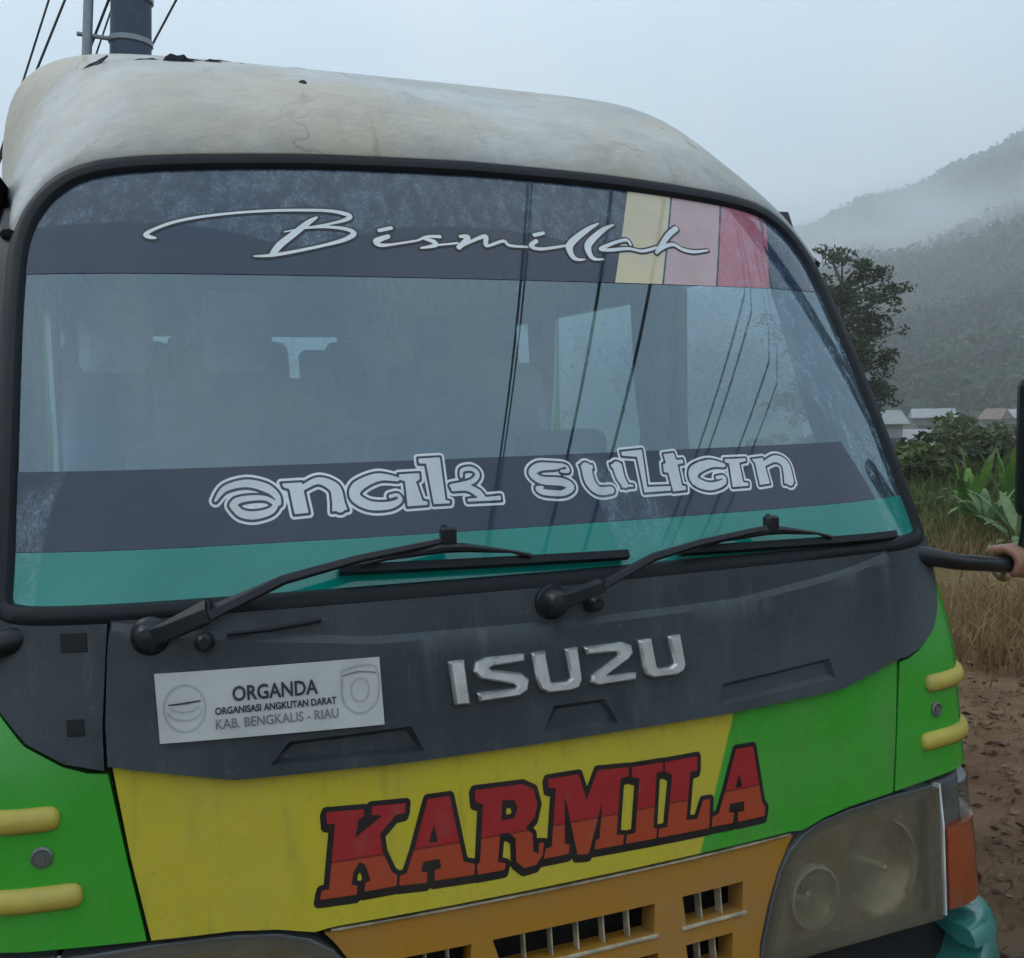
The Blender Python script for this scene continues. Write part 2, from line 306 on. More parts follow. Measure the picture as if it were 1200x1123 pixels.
EMBLEM={'I':[[(-0.2226,1.1487),(-0.1983,1.1488),(-0.1925,1.0792),(-0.2164,1.0802)]],'S':[[(-0.0951,1.1486),(-0.0959,1.1374),(-0.1502,1.1356),(-0.1564,1.1326),(-0.1508,1.1282),(-0.1014,1.1173),(-0.09,1.1066),(-0.0932,1.0901),(-0.108,1.0824),(-0.1756,1.081),(-0.1786,1.0942),(-0.1132,1.0942),(-0.1097,1.0983),(-0.1146,1.1026),(-0.1731,1.1177),(-0.1821,1.1297),(-0.1781,1.143),(-0.1612,1.1487)]],'U':[[(-0.0809,1.1479),(-0.0582,1.1493),(-0.0515,1.0985),(-0.0455,1.0947),(-0.0204,1.0949),(-0.0137,1.0998),(-0.0206,1.1484),(0.0007,1.1492),(0.0052,1.0957),(-0.0022,1.0832),(-0.0194,1.0802),(-0.0569,1.0813),(-0.0695,1.0892),(-0.0751,1.103)]],'Z':[[(0.0147,1.1478),(0.0856,1.1488),(0.1021,1.1423),(0.1041,1.1291),(0.0944,1.1196),(0.0484,1.0964),(0.1081,1.0945),(0.1063,1.0837),(0.0343,1.0826),(0.0227,1.089),(0.0247,1.0992),(0.0759,1.1271),(0.0747,1.1351),(0.0198,1.1364)]],'U2':[[(0.1179,1.1484),(0.1421,1.1486),(0.1487,1.1003),(0.1547,1.0956),(0.177,1.0957),(0.1859,1.1011),(0.1768,1.1489),(0.2004,1.1491),(0.2068,1.0974),(0.2022,1.0879),(0.1875,1.0817),(0.1412,1.0826),(0.1281,1.0897),(0.1235,1.1052)]]}
BISMILLAH={'B':[[(-0.6239,1.8719,0.0018),(-0.6338,1.8736,0.0039),(-0.6402,1.8782,0.0036),(-0.6245,1.8895,0.0026),(-0.5862,1.9057,0.0026),(-0.5335,1.9184,0.0024),(-0.4619,1.9294,0.0023),(-0.3887,1.9362,0.0026),(-0.314,1.9388,0.0029),(-0.2806,1.9344,0.0041),(-0.2695,1.9281,0.0048),(-0.2832,1.9191,0.0032),(-0.3186,1.9092,0.0018),(-0.3645,1.8991,0.0014),(-0.3983,1.8909,0.001)],[(-0.3332,1.9236,0.002),(-0.3517,1.9112,0.0048),(-0.3807,1.8875,0.0055),(-0.409,1.8644,0.0061),(-0.4237,1.8461,0.0052)],[(-0.3606,1.9005,0.002),(-0.3194,1.9042,0.0024),(-0.2823,1.9016,0.0036),(-0.2679,1.893,0.0048),(-0.2859,1.8799,0.0039),(-0.3251,1.8671,0.0027),(-0.3819,1.8525,0.0027),(-0.4258,1.8433,0.003),(-0.4578,1.8405,0.0013)]],'i':[[(-0.2026,1.889,0.0041),(-0.2277,1.8784,0.0056),(-0.2215,1.8704,0.004),(-0.198,1.8725,0.0022),(-0.1451,1.8829,0.0019)],[(-0.2178,1.9009,0.0035),(-0.1932,1.9075,0.0035)]],'s':[[(-0.1451,1.8829,0.0019),(-0.1253,1.8917,0.0025),(-0.0989,1.8929,0.0034)],[(-0.1321,1.8876,0.0029),(-0.1135,1.8812,0.0046),(-0.1132,1.8737,0.0038),(-0.1424,1.8671,0.0017)],[(-0.1132,1.8737,0.0019),(-0.0651,1.8807,0.0019)]],'m':[[(-0.0567,1.8951,0.003),(-0.0406,1.8937,0.0047),(-0.0652,1.8713,0.0046)],[(-0.0652,1.8713,0.0023),(-0.0257,1.8901,0.0031),(-0.0028,1.8976,0.0044),(-0.0073,1.8801,0.0044),(0.0007,1.8783,0.0026),(0.0332,1.8892,0.0031),(0.0436,1.8801,0.0031),(0.0819,1.8783,0.002)]],'i2':[[(0.1057,1.8925,0.0041),(0.0905,1.8809,0.0045),(0.1117,1.8752,0.0032),(0.1731,1.8859,0.0021)],[(0.1051,1.9058,0.0039),(0.1268,1.9113,0.0035)]],'l':[[(0.1418,1.8782,0.0015),(0.1745,1.8854,0.0018)],[(0.2645,1.9412,0.0014),(0.2317,1.9245,0.0049),(0.1894,1.8963,0.0067),(0.176,1.8797,0.0073),(0.1782,1.8609,0.0057),(0.1894,1.8551,0.003),(0.2045,1.8563,0.0015)]],'l2':[[(0.3003,1.94,0.0014),(0.2715,1.9267,0.0049),(0.2314,1.8984,0.0069),(0.2193,1.8817,0.0074),(0.2213,1.8627,0.0054),(0.2328,1.8575,0.0027),(0.2483,1.8588,0.0015)]],'a':[[(0.3259,1.8951,0.0028),(0.3209,1.9053,0.0036),(0.2947,1.9,0.0032),(0.2574,1.8858,0.0038),(0.2487,1.8799,0.0031),(0.2742,1.8805,0.0035),(0.3172,1.8855,0.0032),(0.3507,1.8816,0.0032),(0.3903,1.8918,0.0029)]],'h':[[(0.4595,1.9407,0.0058),(0.4316,1.9226,0.0057),(0.4001,1.8939,0.0047),(0.3847,1.8793,0.0033)],[(0.386,1.8807,0.0025),(0.4135,1.8957,0.0037),(0.4377,1.901,0.0041),(0.4558,1.8909,0.0042),(0.484,1.8866,0.0038),(0.5245,1.8921,0.0017)]]}
ANAK={'a':([[(-0.5625,1.4195,0.0028),(-0.5456,1.4378,0.0056),(-0.5124,1.4447,0.007),(-0.4824,1.4365,0.0079),(-0.4672,1.4235,0.0062),(-0.4644,1.4111,0.0041)],[(-0.5359,1.4114,0.0068),(-0.525,1.3989,0.0072),(-0.5051,1.3947,0.0072),(-0.4801,1.3996,0.0062),(-0.4707,1.4101,0.0049),(-0.4853,1.4202,0.0045),(-0.5106,1.4213,0.0053),(-0.5292,1.418,0.006),(-0.5359,1.4114,0.0068)]],[]),'n':([[(-0.4241,1.4341,0.0051),(-0.3973,1.4443,0.0064),(-0.3731,1.432,0.0098),(-0.3696,1.4109,0.0111),(-0.3687,1.4013,0.0097)]],[[(-0.4579,1.443),(-0.4238,1.4437),(-0.4185,1.3938),(-0.4429,1.3925),(-0.4466,1.4321),(-0.4555,1.4354)],[(-0.3802,1.4114),(-0.3589,1.4104),(-0.3553,1.3956),(-0.3826,1.3937)]]),'a2':([[(-0.2658,1.4415,0.0044),(-0.2987,1.4459,0.0074),(-0.3339,1.4324,0.0098),(-0.3407,1.4158,0.0097),(-0.3189,1.4014,0.0082),(-0.286,1.3998,0.0069),(-0.267,1.4073,0.0048),(-0.27,1.416,0.0035),(-0.2824,1.414,0.0039)]],[[(-0.263,1.4501),(-0.2255,1.4507),(-0.2267,1.4386),(-0.2337,1.4354),(-0.228,1.4055),(-0.2192,1.4038),(-0.2205,1.3966),(-0.2568,1.3958),(-0.2544,1.4367),(-0.2638,1.4401)]]),'k':([[(-0.1743,1.4263,0.0041),(-0.1379,1.4313,0.0051),(-0.1235,1.4431,0.0051),(-0.1319,1.4532,0.0046),(-0.1495,1.4517,0.0042),(-0.1534,1.4412,0.0037)],[(-0.1731,1.4202,0.0036),(-0.1468,1.422,0.0064),(-0.1288,1.4124,0.0077),(-0.1197,1.4033,0.0041)]],[[(-0.2248,1.4749),(-0.1845,1.4757),(-0.1878,1.4044),(-0.1798,1.4023),(-0.1817,1.3972),(-0.2112,1.397),(-0.2128,1.4643),(-0.2253,1.4648)],[(-0.1512,1.4048),(-0.0885,1.4074),(-0.0887,1.3978),(-0.1506,1.3983)]]),'s':([[(0.0355,1.4423,0.0037),(0.0479,1.4427,0.0047),(0.0453,1.4515,0.0032),(0.0232,1.4515,0.0069),(-0.0059,1.4514,0.0083),(-0.0217,1.4413,0.0077),(-0.0066,1.4286,0.0077),(0.0309,1.4239,0.0082),(0.0471,1.4146,0.0074),(0.0285,1.4048,0.0059),(-0.0067,1.4082,0.0063),(-0.0171,1.4146,0.0054),(-0.0071,1.4167,0.0027)]],[]),'u':([[(0.086,1.4455,0.0109),(0.087,1.4214,0.0109),(0.1003,1.4055,0.0084),(0.1255,1.4051,0.0071)],[(0.1497,1.445,0.0107),(0.1507,1.4272,0.0096),(0.1561,1.4137,0.0073)]],[[(0.0735,1.4513),(0.1003,1.4519),(0.1003,1.4427),(0.0774,1.4414)],[(0.136,1.4514),(0.1606,1.4522),(0.1598,1.4424),(0.1363,1.4434)],[(0.1491,1.4163),(0.1741,1.4128),(0.1737,1.408),(0.1466,1.4076)]]),'l':([],[[(0.164,1.4728),(0.211,1.4752),(0.2021,1.4079),(0.2522,1.4068),(0.2502,1.397),(0.1913,1.3965),(0.1948,1.4607),(0.164,1.4637)]]),'t':([],[[(0.2529,1.4649),(0.2783,1.4667),(0.2794,1.4533),(0.2942,1.4541),(0.2934,1.4449),(0.2796,1.4436),(0.2773,1.4064),(0.2857,1.4051),(0.2833,1.3962),(0.2528,1.3951),(0.2529,1.4293),(0.2435,1.4306),(0.2465,1.4468),(0.2535,1.4484)]]),'a3':([[(0.3827,1.4383,0.0048),(0.351,1.4425,0.0085),(0.3129,1.4312,0.0109),(0.3084,1.4131,0.0108),(0.3365,1.4012,0.0083),(0.37,1.4064,0.0063),(0.3749,1.4167,0.0042),(0.359,1.4161,0.0042)]],[[(0.3882,1.4503),(0.4407,1.45),(0.4386,1.443),(0.4214,1.4404),(0.4178,1.4053),(0.4298,1.4038),(0.427,1.3965),(0.3879,1.3962),(0.3953,1.4406),(0.3867,1.4428)]]),'n2':([[(0.478,1.4355,0.005),(0.5106,1.4452,0.0074),(0.5316,1.4346,0.0108),(0.531,1.4115,0.0118),(0.5296,1.402,0.0107)]],[[(0.452,1.4476),(0.4822,1.4493),(0.4806,1.3984),(0.4535,1.3965),(0.4574,1.4379)],[(0.5186,1.4121),(0.5423,1.411),(0.5418,1.3976),(0.5138,1.3957)]])}

# ================================================================== minibus
ZB = 1.262
def smst(a, b, v):
    t = min(max((v-a)/(b-a), 0.0), 1.0); return t*t*(3-2*t)
_PL = [(0.86, 0.0651), (0.90, 0.0765), (0.928, 0.095), (0.948, 0.122), (0.961, 0.16), (0.968, 0.21), (0.97, 0.28), (0.97, 0.60)]
_PU = [0.86]
for (_a, _b) in zip(_PL, _PL[1:]): _PU.append(_PU[-1] + math.hypot(_b[0]-_a[0], _b[1]-_a[1]))
def plan(a):
    if a <= 0.86: return a, 0.088*a*a
    return float(np.interp(a, _PU, [p[0] for p in _PL])), float(np.interp(a, _PU, [p[1] for p in _PL]))
def S0(u, z):
    s = -1 if u < 0 else 1; x, y = plan(abs(u)); t = max(0.0, z-ZB)
    y += 0.136*(min(z, ZB)-1) + 0.5*t + 0.13*t*t + 0.6*smst(1.0, 1.3, z)*max(0.0, x-0.6)**2
    return Vector((s*x, y, z))
def SN(u, z):
    e = 2e-3; du = S0(u+e, z) - S0(u-e, z); dz = S0(u, z+e) - S0(u, z-e); n = du.cross(dz).normalized()
    return n          # points towards the road ahead of the bus (-y)
def S(u, z, off=0.0):
    return S0(u, z) - SN(u, z)*off      # off > 0: behind the skin, off < 0: proud
def resample(loop, step, closed=True):
    out = []; n = len(loop)
    for i in range(n if closed else n-1):
        a, b = loop[i], loop[(i+1) % n]; d = math.hypot(b[0]-a[0], b[1]-a[1]); k = max(1, int(math.ceil(d/step)))
        for j in range(k): out.append((a[0]+(b[0]-a[0])*j/k, a[1]+(b[1]-a[1])*j/k))
    if not closed: out.append(loop[-1])
    return out
def inside(P, loops):
    P = np.asarray(P, float); r = np.zeros(len(P), bool)
    for lp in loops:
        L = np.asarray(lp, float); Q = np.roll(L, -1, 0)
        for (x0, y0), (x1, y1) in zip(L, Q):
            if y0 == y1: continue
            c = ((y0 > P[:, 1]) != (y1 > P[:, 1])) & (P[:, 0] < (x1-x0)*(P[:, 1]-y0)/(y1-y0)+x0); r ^= c
    return r
def fill(loops, step, extra=(), test=None, lines=()):
    pts = []; edges = []
    for lp in list(loops)+list(extra):
        b = len(pts); n = len(lp); pts += lp; edges += [(b+i, b+(i+1) % n) for i in range(n)]
    for ln in lines:
        b = len(pts); pts += ln; edges += [(b+i, b+i+1) for i in range(len(ln)-1)]
    A = np.array(pts); lo = A.min(0); hi = A.max(0)
    gx = np.arange(lo[0]+step*0.37, hi[0], step); gz = np.arange(lo[1]+step*0.41, hi[1], step)
    if len(gx) and len(gz):
        G = np.array([(x, z) for x in gx for z in gz]); ok = inside(G, loops) if test is None else test(G)
        G = G[ok]
        if len(G):
            dmin = np.full(len(G), 9.0)
            for k in range(0, len(A), 400): dmin = np.minimum(dmin, np.sqrt(((G[:, None]-A[None, k:k+400])**2).sum(-1)).min(1))
            pts += [tuple(p) for p in G[dmin > step*0.35]]
    v, _, f, *_ = delaunay_2d_cdt([Vector(p) for p in pts], edges, [], 0, 1e-7)
    V = np.array([(p.x, p.y) for p in v]); T = np.array(f)
    C = V[T].mean(1); ok = inside(C, loops) if test is None else test(C)
    return V, T[ok]
def panel(name, outline, mat, parent, off=0.0, thick=0.012, holes=(), step=0.04, extra=(), lines=(), depth=None, bev=0.003, surf=S):
    loops = [resample(outline, step)]+[resample(h, step) for h in holes]
    V, T = fill(loops, step, [resample(e, step) for e in extra], lines=[resample(l, step, False) for l in lines])
    bm = bmesh.new(); vs = [bm.verts.new(surf(x, z, off+(depth(x, z) if depth else 0.0))) for x, z in V]
    for t in T:
        try: bm.faces.new([vs[i] for i in t])
        except ValueError: pass
    bmesh.ops.recalc_face_normals(bm, faces=bm.faces)
    if bm.faces and sum((f.normal.y*f.calc_area() for f in bm.faces)) > 0 and surf is S: bmesh.ops.reverse_faces(bm, faces=bm.faces)
    loose = [v for v in bm.verts if not v.link_faces]; bmesh.ops.delete(bm, geom=loose, context='VERTS')
    if thick:
        uv = {v: None for v in bm.verts}
        be = [e for e in bm.edges if e.is_boundary]; bm.verts.index_update()
        mp = {}
        for (x, z), v in zip(V, vs):
            if v.is_valid and any(e.is_boundary for e in v.link_edges): mp[v] = bm.verts.new(surf(x, z, off+thick))
        for e in be:
            a, b = e.verts; bm.faces.new((a, b, mp[b], mp[a]))
        bmesh.ops.recalc_face_normals(bm, faces=bm.faces)
    me = bpy.data.meshes.new(name); bm.to_mesh(me); bm.free()
    me.polygons.foreach_set('use_smooth', [True]*len(me.polygons)); me.set_sharp_from_angle(angle=R(30))
    o = link(name, me, mat, parent)
    if bev and thick: bevel(o, bev, 2, 40)
    return o
def decal(name, V, T, mat, parent, off, surf=S):
    me = bpy.data.meshes.new(name); P = [surf(x, z, off) for x, z in V]
    F = []
    for t in T:
        n = (P[t[1]]-P[t[0]]).cross(P[t[2]]-P[t[0]]); F.append(tuple(t) if n.y < 0 else tuple(t[::-1]))
    used = sorted({i for t in F for i in t}); rm = {k: i for i, k in enumerate(used)}
    me.from_pydata([tuple(P[k]) for k in used], [], [tuple(rm[i] for i in t) for t in F]); me.update()
    me.polygons.foreach_set('use_smooth', [True]*len(me.polygons))
    me.normals_split_custom_set_from_vertices([tuple(SN(*V[k])) for k in used])
    return link(name, me, mat, parent)
def decal_poly(name, outline, mat, parent, off, step=0.03, holes=()):
    loops = [resample(outline, step)]+[resample(h, step) for h in holes]
    V, T = fill(loops, step); return decal(name, V, T, mat, parent, off)
# ---- lettering: signed distance field of strokes and polygons, contoured
def catmull(st, k=6):
    P = [np.array(p) for p in st]; out = []
    for i in range(len(P)-1):
        p0, p1, p2, p3 = P[max(i-1, 0)], P[i], P[i+1], P[min(i+2, len(P)-1)]
        for j in range(k):
            t = j/k; q = 0.5*((2*p1)+(-p0+p2)*t+(2*p0-5*p1+4*p2-p3)*t*t+(-p0+3*p1-3*p2+p3)*t**3)
            q[2] = p1[2]+(p2[2]-p1[2])*t; out.append(q)
    out.append(P[-1]); return out
class SDF:
    def __init__(s, strokes, polys, pad=0.03, res=0.0016):
        allp = [(p[0], p[1]) for st in strokes for p in st]+[tuple(p) for g in polys for lp in g for p in lp]
        A = np.array(allp); s.lo = A.min(0)-pad; hi = A.max(0)+pad; s.res = res
        s.nx, s.nz = (np.ceil((hi-s.lo)/res)+1).astype(int)
        X, Z = np.meshgrid(s.lo[0]+np.arange(s.nx)*res, s.lo[1]+np.arange(s.nz)*res, indexing='ij'); D = np.full(X.shape, 9.0)
        def seg(p, q, r0, r1):
            m = max(r0, r1)+pad*1.1
            i0, i1 = [int(min(max((v-s.lo[0])/res, 0), s.nx)) for v in (min(p[0], q[0])-m, max(p[0], q[0])+m+res)]
            j0, j1 = [int(min(max((v-s.lo[1])/res, 0), s.nz)) for v in (min(p[1], q[1])-m, max(p[1], q[1])+m+res)]
            x = X[i0:i1, j0:j1]; z = Z[i0:i1, j0:j1]; dx, dz = q[0]-p[0], q[1]-p[1]; L = dx*dx+dz*dz+1e-12
            t = np.clip(((x-p[0])*dx+(z-p[1])*dz)/L, 0, 1)
            return (slice(i0, i1), slice(j0, j1)), np.hypot(x-p[0]-t*dx, z-p[1]-t*dz)-(r0+(r1-r0)*t)
        for st in strokes:
            c = catmull(st)
            for a, b in zip(c, c[1:]):
                sl, d = seg(a, b, a[2], b[2]); D[sl] = np.minimum(D[sl], d)
        for g in polys:
            E = np.full(X.shape, pad)
            for lp in g:
                for a, b in zip(lp, lp[1:]+lp[:1]):
                    sl, d = seg(a, b, 0, 0); E[sl] = np.minimum(E[sl], d)
            ins = inside(np.c_[X.ravel(), Z.ravel()], g).reshape(X.shape)
            D = np.minimum(D, np.where(ins, -E, E))
        s.D = D
    def __call__(s, P):
        q = (np.asarray(P)-s.lo)/s.res; i = np.clip(q.astype(int), 0, [s.nx-2, s.nz-2]); f = q-i; D = s.D
        return (D[i[:, 0], i[:, 1]]*(1-f[:, 0])*(1-f[:, 1])+D[i[:, 0]+1, i[:, 1]]*f[:, 0]*(1-f[:, 1])
                + D[i[:, 0], i[:, 1]+1]*(1-f[:, 0])*f[:, 1]+D[i[:, 0]+1, i[:, 1]+1]*f[:, 0]*f[:, 1])
    def loops(s, lv):
        D = s.D-lv; D = np.where(np.abs(D) < 1e-9, 1e-9, D); sg = D < 0
        act = np.argwhere((sg[:-1, :-1] != sg[1:, :-1]) | (sg[:-1, :-1] != sg[:-1, 1:]) | (sg[1:, 1:] != sg[1:, :-1]) | (sg[1:, 1:] != sg[:-1, 1:]))
        P = {}; nb = {}
        def cross(a, b):
            k = (a, b) if a < b else (b, a)
            if k not in P:
                t = D[k[0]]/(D[k[0]]-D[k[1]])
                P[k] = (s.lo[0]+s.res*(k[0][0]+t*(k[1][0]-k[0][0])), s.lo[1]+s.res*(k[0][1]+t*(k[1][1]-k[0][1])))
            return k
        for i, j in act:
            c = [(i, j), (i+1, j), (i+1, j+1), (i, j+1)]
            cr = [cross(c[k], c[(k+1) % 4]) for k in range(4) if sg[c[k]] != sg[c[(k+1) % 4]]]
            if len(cr) == 2: prs = [cr]
            else: prs = [(cr[0], cr[1]), (cr[2], cr[3])] if sg[c[0]] == sg[c[2]] and not sg[c[0]] else [(cr[3], cr[0]), (cr[1], cr[2])]
            for a, b in prs: nb.setdefault(a, []).append(b); nb.setdefault(b, []).append(a)
        out = []; seen = set()
        for k in nb:
            if k in seen: continue
            lp = [k]; seen.add(k); cur = k
            while True:
                nx = [q for q in nb[cur] if q not in seen]
                if not nx: break
                cur = nx[0]; seen.add(cur); lp.append(cur)
            pts = [P[q] for q in lp]
            if len(pts) >= 6:      # drop needless points on straight runs
                keep = []
                for a in range(len(pts)):
                    p, q, r = pts[a-1], pts[a], pts[(a+1) % len(pts)]
                    ar = abs((q[0]-p[0])*(r[1]-p[1])-(q[1]-p[1])*(r[0]-p[0]))
                    if ar > 2e-8 or a % 4 == 0: keep.append(q)
                out.append(keep)
        return out
def sdf_decal(name, sdf, lv, mat, parent, off, step=0.03):
    V, T = fill(sdf.loops(lv), step, test=lambda P: sdf(P) < lv); return decal(name, V, T, mat, parent, off)

bus = empty('minibus'); tag(bus, 'green and yellow minibus with lettered windscreen parked on bare soil', 'minibus')
def mir(pts): return [(-x, z) for x, z in pts][::-1]
# windscreen opening outline, right half from bottom centre up to top centre
OUT_R = [(0.0, 1.252), (0.30, 1.252), (0.60, 1.251), (0.80, 1.249), (0.855, 1.252), (0.878, 1.262), (0.888, 1.285), (0.884, 1.35), (0.879, 1.5), (0.874, 1.65), (0.869, 1.76), (0.859, 1.86), (0.838, 1.922), (0.80, 1.974), (0.745, 2.010), (0.66, 2.030), (0.5, 2.045), (0.3, 2.056), (0.0, 2.062)]
def smooth_open(p, k=5):
    return [tuple(q[:2]) for q in catmull([(a, b, 0) for a, b in p], k)]
OUT_RS = smooth_open(OUT_R)
OUT = OUT_RS+[(-x, z) for x, z in OUT_RS[::-1][1:-1]]
def inset(loop, d):
    n = len(loop); o = []
    for i in range(n):
        a, b = Vector(loop[i-1]), Vector(loop[(i+1) % n]); t = (b-a).normalized(); nn = Vector((-t.y, t.x))
        o.append((loop[i][0]+nn.x*d, loop[i][1]+nn.y*d))
    return o
def sweep_outline(name, loop, prof, mat, parent):
    V = []; F = []; m = len(prof); n = len(loop); rings = [inset(loop, d) for d, _ in prof]
    for i in range(n):
        for k, (_, off) in enumerate(prof): V.append(S(*rings[k][i], off))
    for i in range(n):
        for k in range(m-1):
            a = i*m+k; b = ((i+1) % n)*m+k; F.append((a, b, b+1, a+1))
    return mesh(name, V, F, mat, parent)
# ---- windscreen
V, T = fill([resample(inset(OUT, 0.020), 0.03)], 0.03)
ws = decal('windscreen', V, T, M['glass'], bus, 0.004)
sweep_outline('rubber_seal', OUT, [(-0.004, 0.012), (-0.004, -0.004), (0.003, -0.010), (0.012, -0.011), (0.021, -0.008), (0.0265, 0.002), (0.0265, 0.010)], M['black'], ws)
INN = inset(OUT, 0.024)
def clip_band(z0, z1, x0=None, x1=None, lean=0.0, zl=None):
    """piece of the glass between two heights (and two slanted sides), cut to the opening"""
    def tst(P):
        P = np.asarray(P); ok = inside(P, [INN]) & (P[:, 1] > z0(P[:, 0])) & (P[:, 1] < z1(P[:, 0]))
        if x0 is not None: ok &= P[:, 0] > x0+lean*(P[:, 1]-zl)
        if x1 is not None: ok &= P[:, 0] < x1+lean*(P[:, 1]-zl)
        return ok
    return tst
def band(name, z0, z1, mat, off, x0=None, x1=None, lean=0.0, zl=0.0):
    # clip the opening polygon by half-planes (Sutherland-Hodgman)
    poly = resample(INN, 0.02)
    def clip(poly, f):
        o = []
        for i in range(len(poly)):
            a, b = poly[i-1], poly[i]; fa, fb = f(a), f(b)
            if (fa > 0) != (fb > 0):
                t = fa/(fa-fb); o.append((a[0]+t*(b[0]-a[0]), a[1]+t*(b[1]-a[1])))
            if fb > 0: o.append(b)
        return o
    poly = clip(poly, lambda p: p[1]-z0(p[0])); poly = clip(poly, lambda p: z1(p[0])-p[1])
    if x0 is not None: poly = clip(poly, lambda p: p[0]-(x0+lean*(p[1]-zl)))
    if x1 is not None: poly = clip(poly, lambda p: (x1+lean*(p[1]-zl))-p[0])
    return decal_poly(name, poly, mat, ws, off)
zs = lambda x: 1.816-0.012*x*x+0.003*x
band('sun_strip', zs, lambda x: 3, M['vinyl_dark'], 0.0028, None, 0.262, 0.46, 1.819)
g = 0.0025
band('sun_strip', zs, lambda x: 3, M['vinyl_dark'], 0.0028, 0.668+g, None, 0.30, 1.812)
for x0, x1, ln, mm in ((0.262+g, 0.380-g, 0.50, 'vinyl_cream'), (0.380+g, 0.518-g, 0.50, 'vinyl_pink'), (0.518+g, 0.664, 0.50, 'vinyl_red')):
    band('colour_stripe', zs, lambda x: 3, M[mm], 0.0028, x0, x1, ln, 1.819)
band('sun_strip', zs, lambda x: 3, M['vinyl_dark'], 0.0034, 0.26, 0.67, 0.48, 1.819)['label'] = 'dark backing between the colour stripes'
z_teal = lambda x: 1.359-0.010*x*x
z_band = lambda x: 1.494-0.030*x*x
band('lower_band', lambda x: z_teal(x)+0.001, z_band, M['vinyl_dark'], 0.0028, None, 0.705, -0.45, 1.475)
band('teal_band', lambda x: 0, z_teal, M['vinyl_teal'], 0.0028)
for k, stv in BISMILLAH.items():
    sd = SDF(stv, [], 0.012)
    sdf_decal('letter', sd, 0.0002, M['vinyl_white'], ws, 0.0014)
    sdf_decal('letter_shadow', sd, 0.0040, M['outline'], ws, 0.0022)
for k, (stv, pl) in ANAK.items():
    sd = SDF(stv, [[p] for p in pl], 0.018)
    sdf_decal('letter', sd, -0.0010, M['vinyl_grey'], ws, 0.0014)
for word in (('a', 'n', 'a2', 'k'), ('s', 'u', 'l', 't', 'a3', 'n2')):
    sd = SDF([s for k in word for s in ANAK[k][0]], [[p] for k in word for p in ANAK[k][1]], 0.02)
    sdf_decal('letter_outline', sd, 0.0070, M['vinyl_white'], ws, 0.0022)
    sdf_decal('letter_gap', sd, 0.0030, M['vinyl_dark'], ws, 0.0018)
# ---- yellow and green front panel with the big painted name
FP_R = [(0.0, 1.02), (0.56, 1.02), (0.60, 1.025), (0.7325, 1.043), (0.713, 0.905), (0.690, 0.782), (0.64, 0.780), (0.575, 0.778), (0.51, 0.770), (0.455, 0.757), (0.425, 0.7605), (0.0, 0.7615)]
fp = panel('front_panel', FP_R[:-1]+[(-x, z) for x, z in FP_R[::-1]][:-1], M['paint'], bus, 0.0, 0.014, step=0.05)
for k, pl in KARMILA.items():
    sd = SDF([], [pl], 0.016); sdf_decal('letter', sd, 0.0, M['print'], fp, -0.0012)
sd = SDF([], list(KARMILA.values())+[[[(x-0.002, z-0.005) for x, z in lp_] for lp_ in pl] for pl in KARMILA.values()], 0.03)
sdf_decal('letter_outline', sd, 0.0080, M['outline'], fp, -0.0006)
# ---- dark cowl panel below the windscreen
CW = [(0.0, 1.262), (0.40, 1.262), (0.721, 1.258), (0.728, 1.20), (0.736, 1.10), (0.736, 1.043), (0.70, 1.034), (0.56, 1.004), (0.30, 0.998), (0.0, 0.999)]
COWL = CW[:-1]+[(-x, z) for x, z in CW[::-1]][:-1]
crR = [(0.0, 1.190), (0.34, 1.194), (0.56, 1.218), (0.63, 1.228), (0.72, 1.244)]
crease = [(-x, z) for x, z in crR[::-1]][:-1]+crR
recs = []
for outer, dd in (([(-0.066, 1.013), (-0.045, 1.057), (0.050, 1.057), (0.073, 1.013)], 0.010),
                  ([(0.276, 1.014), (0.288, 1.052), (0.538, 1.066), (0.550, 1.028)], 0.011),
                  ([(-0.508, 1.019), (-0.478, 1.052), (-0.288, 1.054), (-0.270, 1.012)], 0.013)):
    cxr = sum(p[0] for p in outer)/4; czr = sum(p[1] for p in outer)/4
    recs.append((outer, [(x+(0.008 if x < cxr else -0.008), z+(0.007 if z < czr else -0.007)) for x, z in outer], dd))
def seg_dist(x, z, lp):
    best = 9
    for a, b in zip(lp, lp[1:]+lp[:1]):
        dx, dz = b[0]-a[0], b[1]-a[1]; t = min(1, max(0, ((x-a[0])*dx+(z-a[1])*dz)/(dx*dx+dz*dz+1e-12))); best = min(best, math.hypot(x-a[0]-t*dx, z-a[1]-t*dz))
    return best
def cowl_depth(x, z):
    zc = np.interp(x, [p[0] for p in crease], [p[1] for p in crease])
    d = 0.007*smst(-0.006, 0.006, z-zc)
    for o, i, dd in recs:
        if inside([(x, z)], [i])[0] or seg_dist(x, z, i) < 0.0008: return d+dd
    return d
cw = panel('cowl_panel', COWL, M['cowl'], bus, -0.016, 0.022, step=0.03, extra=[r[0] for r in recs]+[r[1] for r in recs],
           lines=[[(x, z-0.006) for x, z in crease], [(x, z+0.006) for x, z in crease]], depth=cowl_depth, bev=0.004)
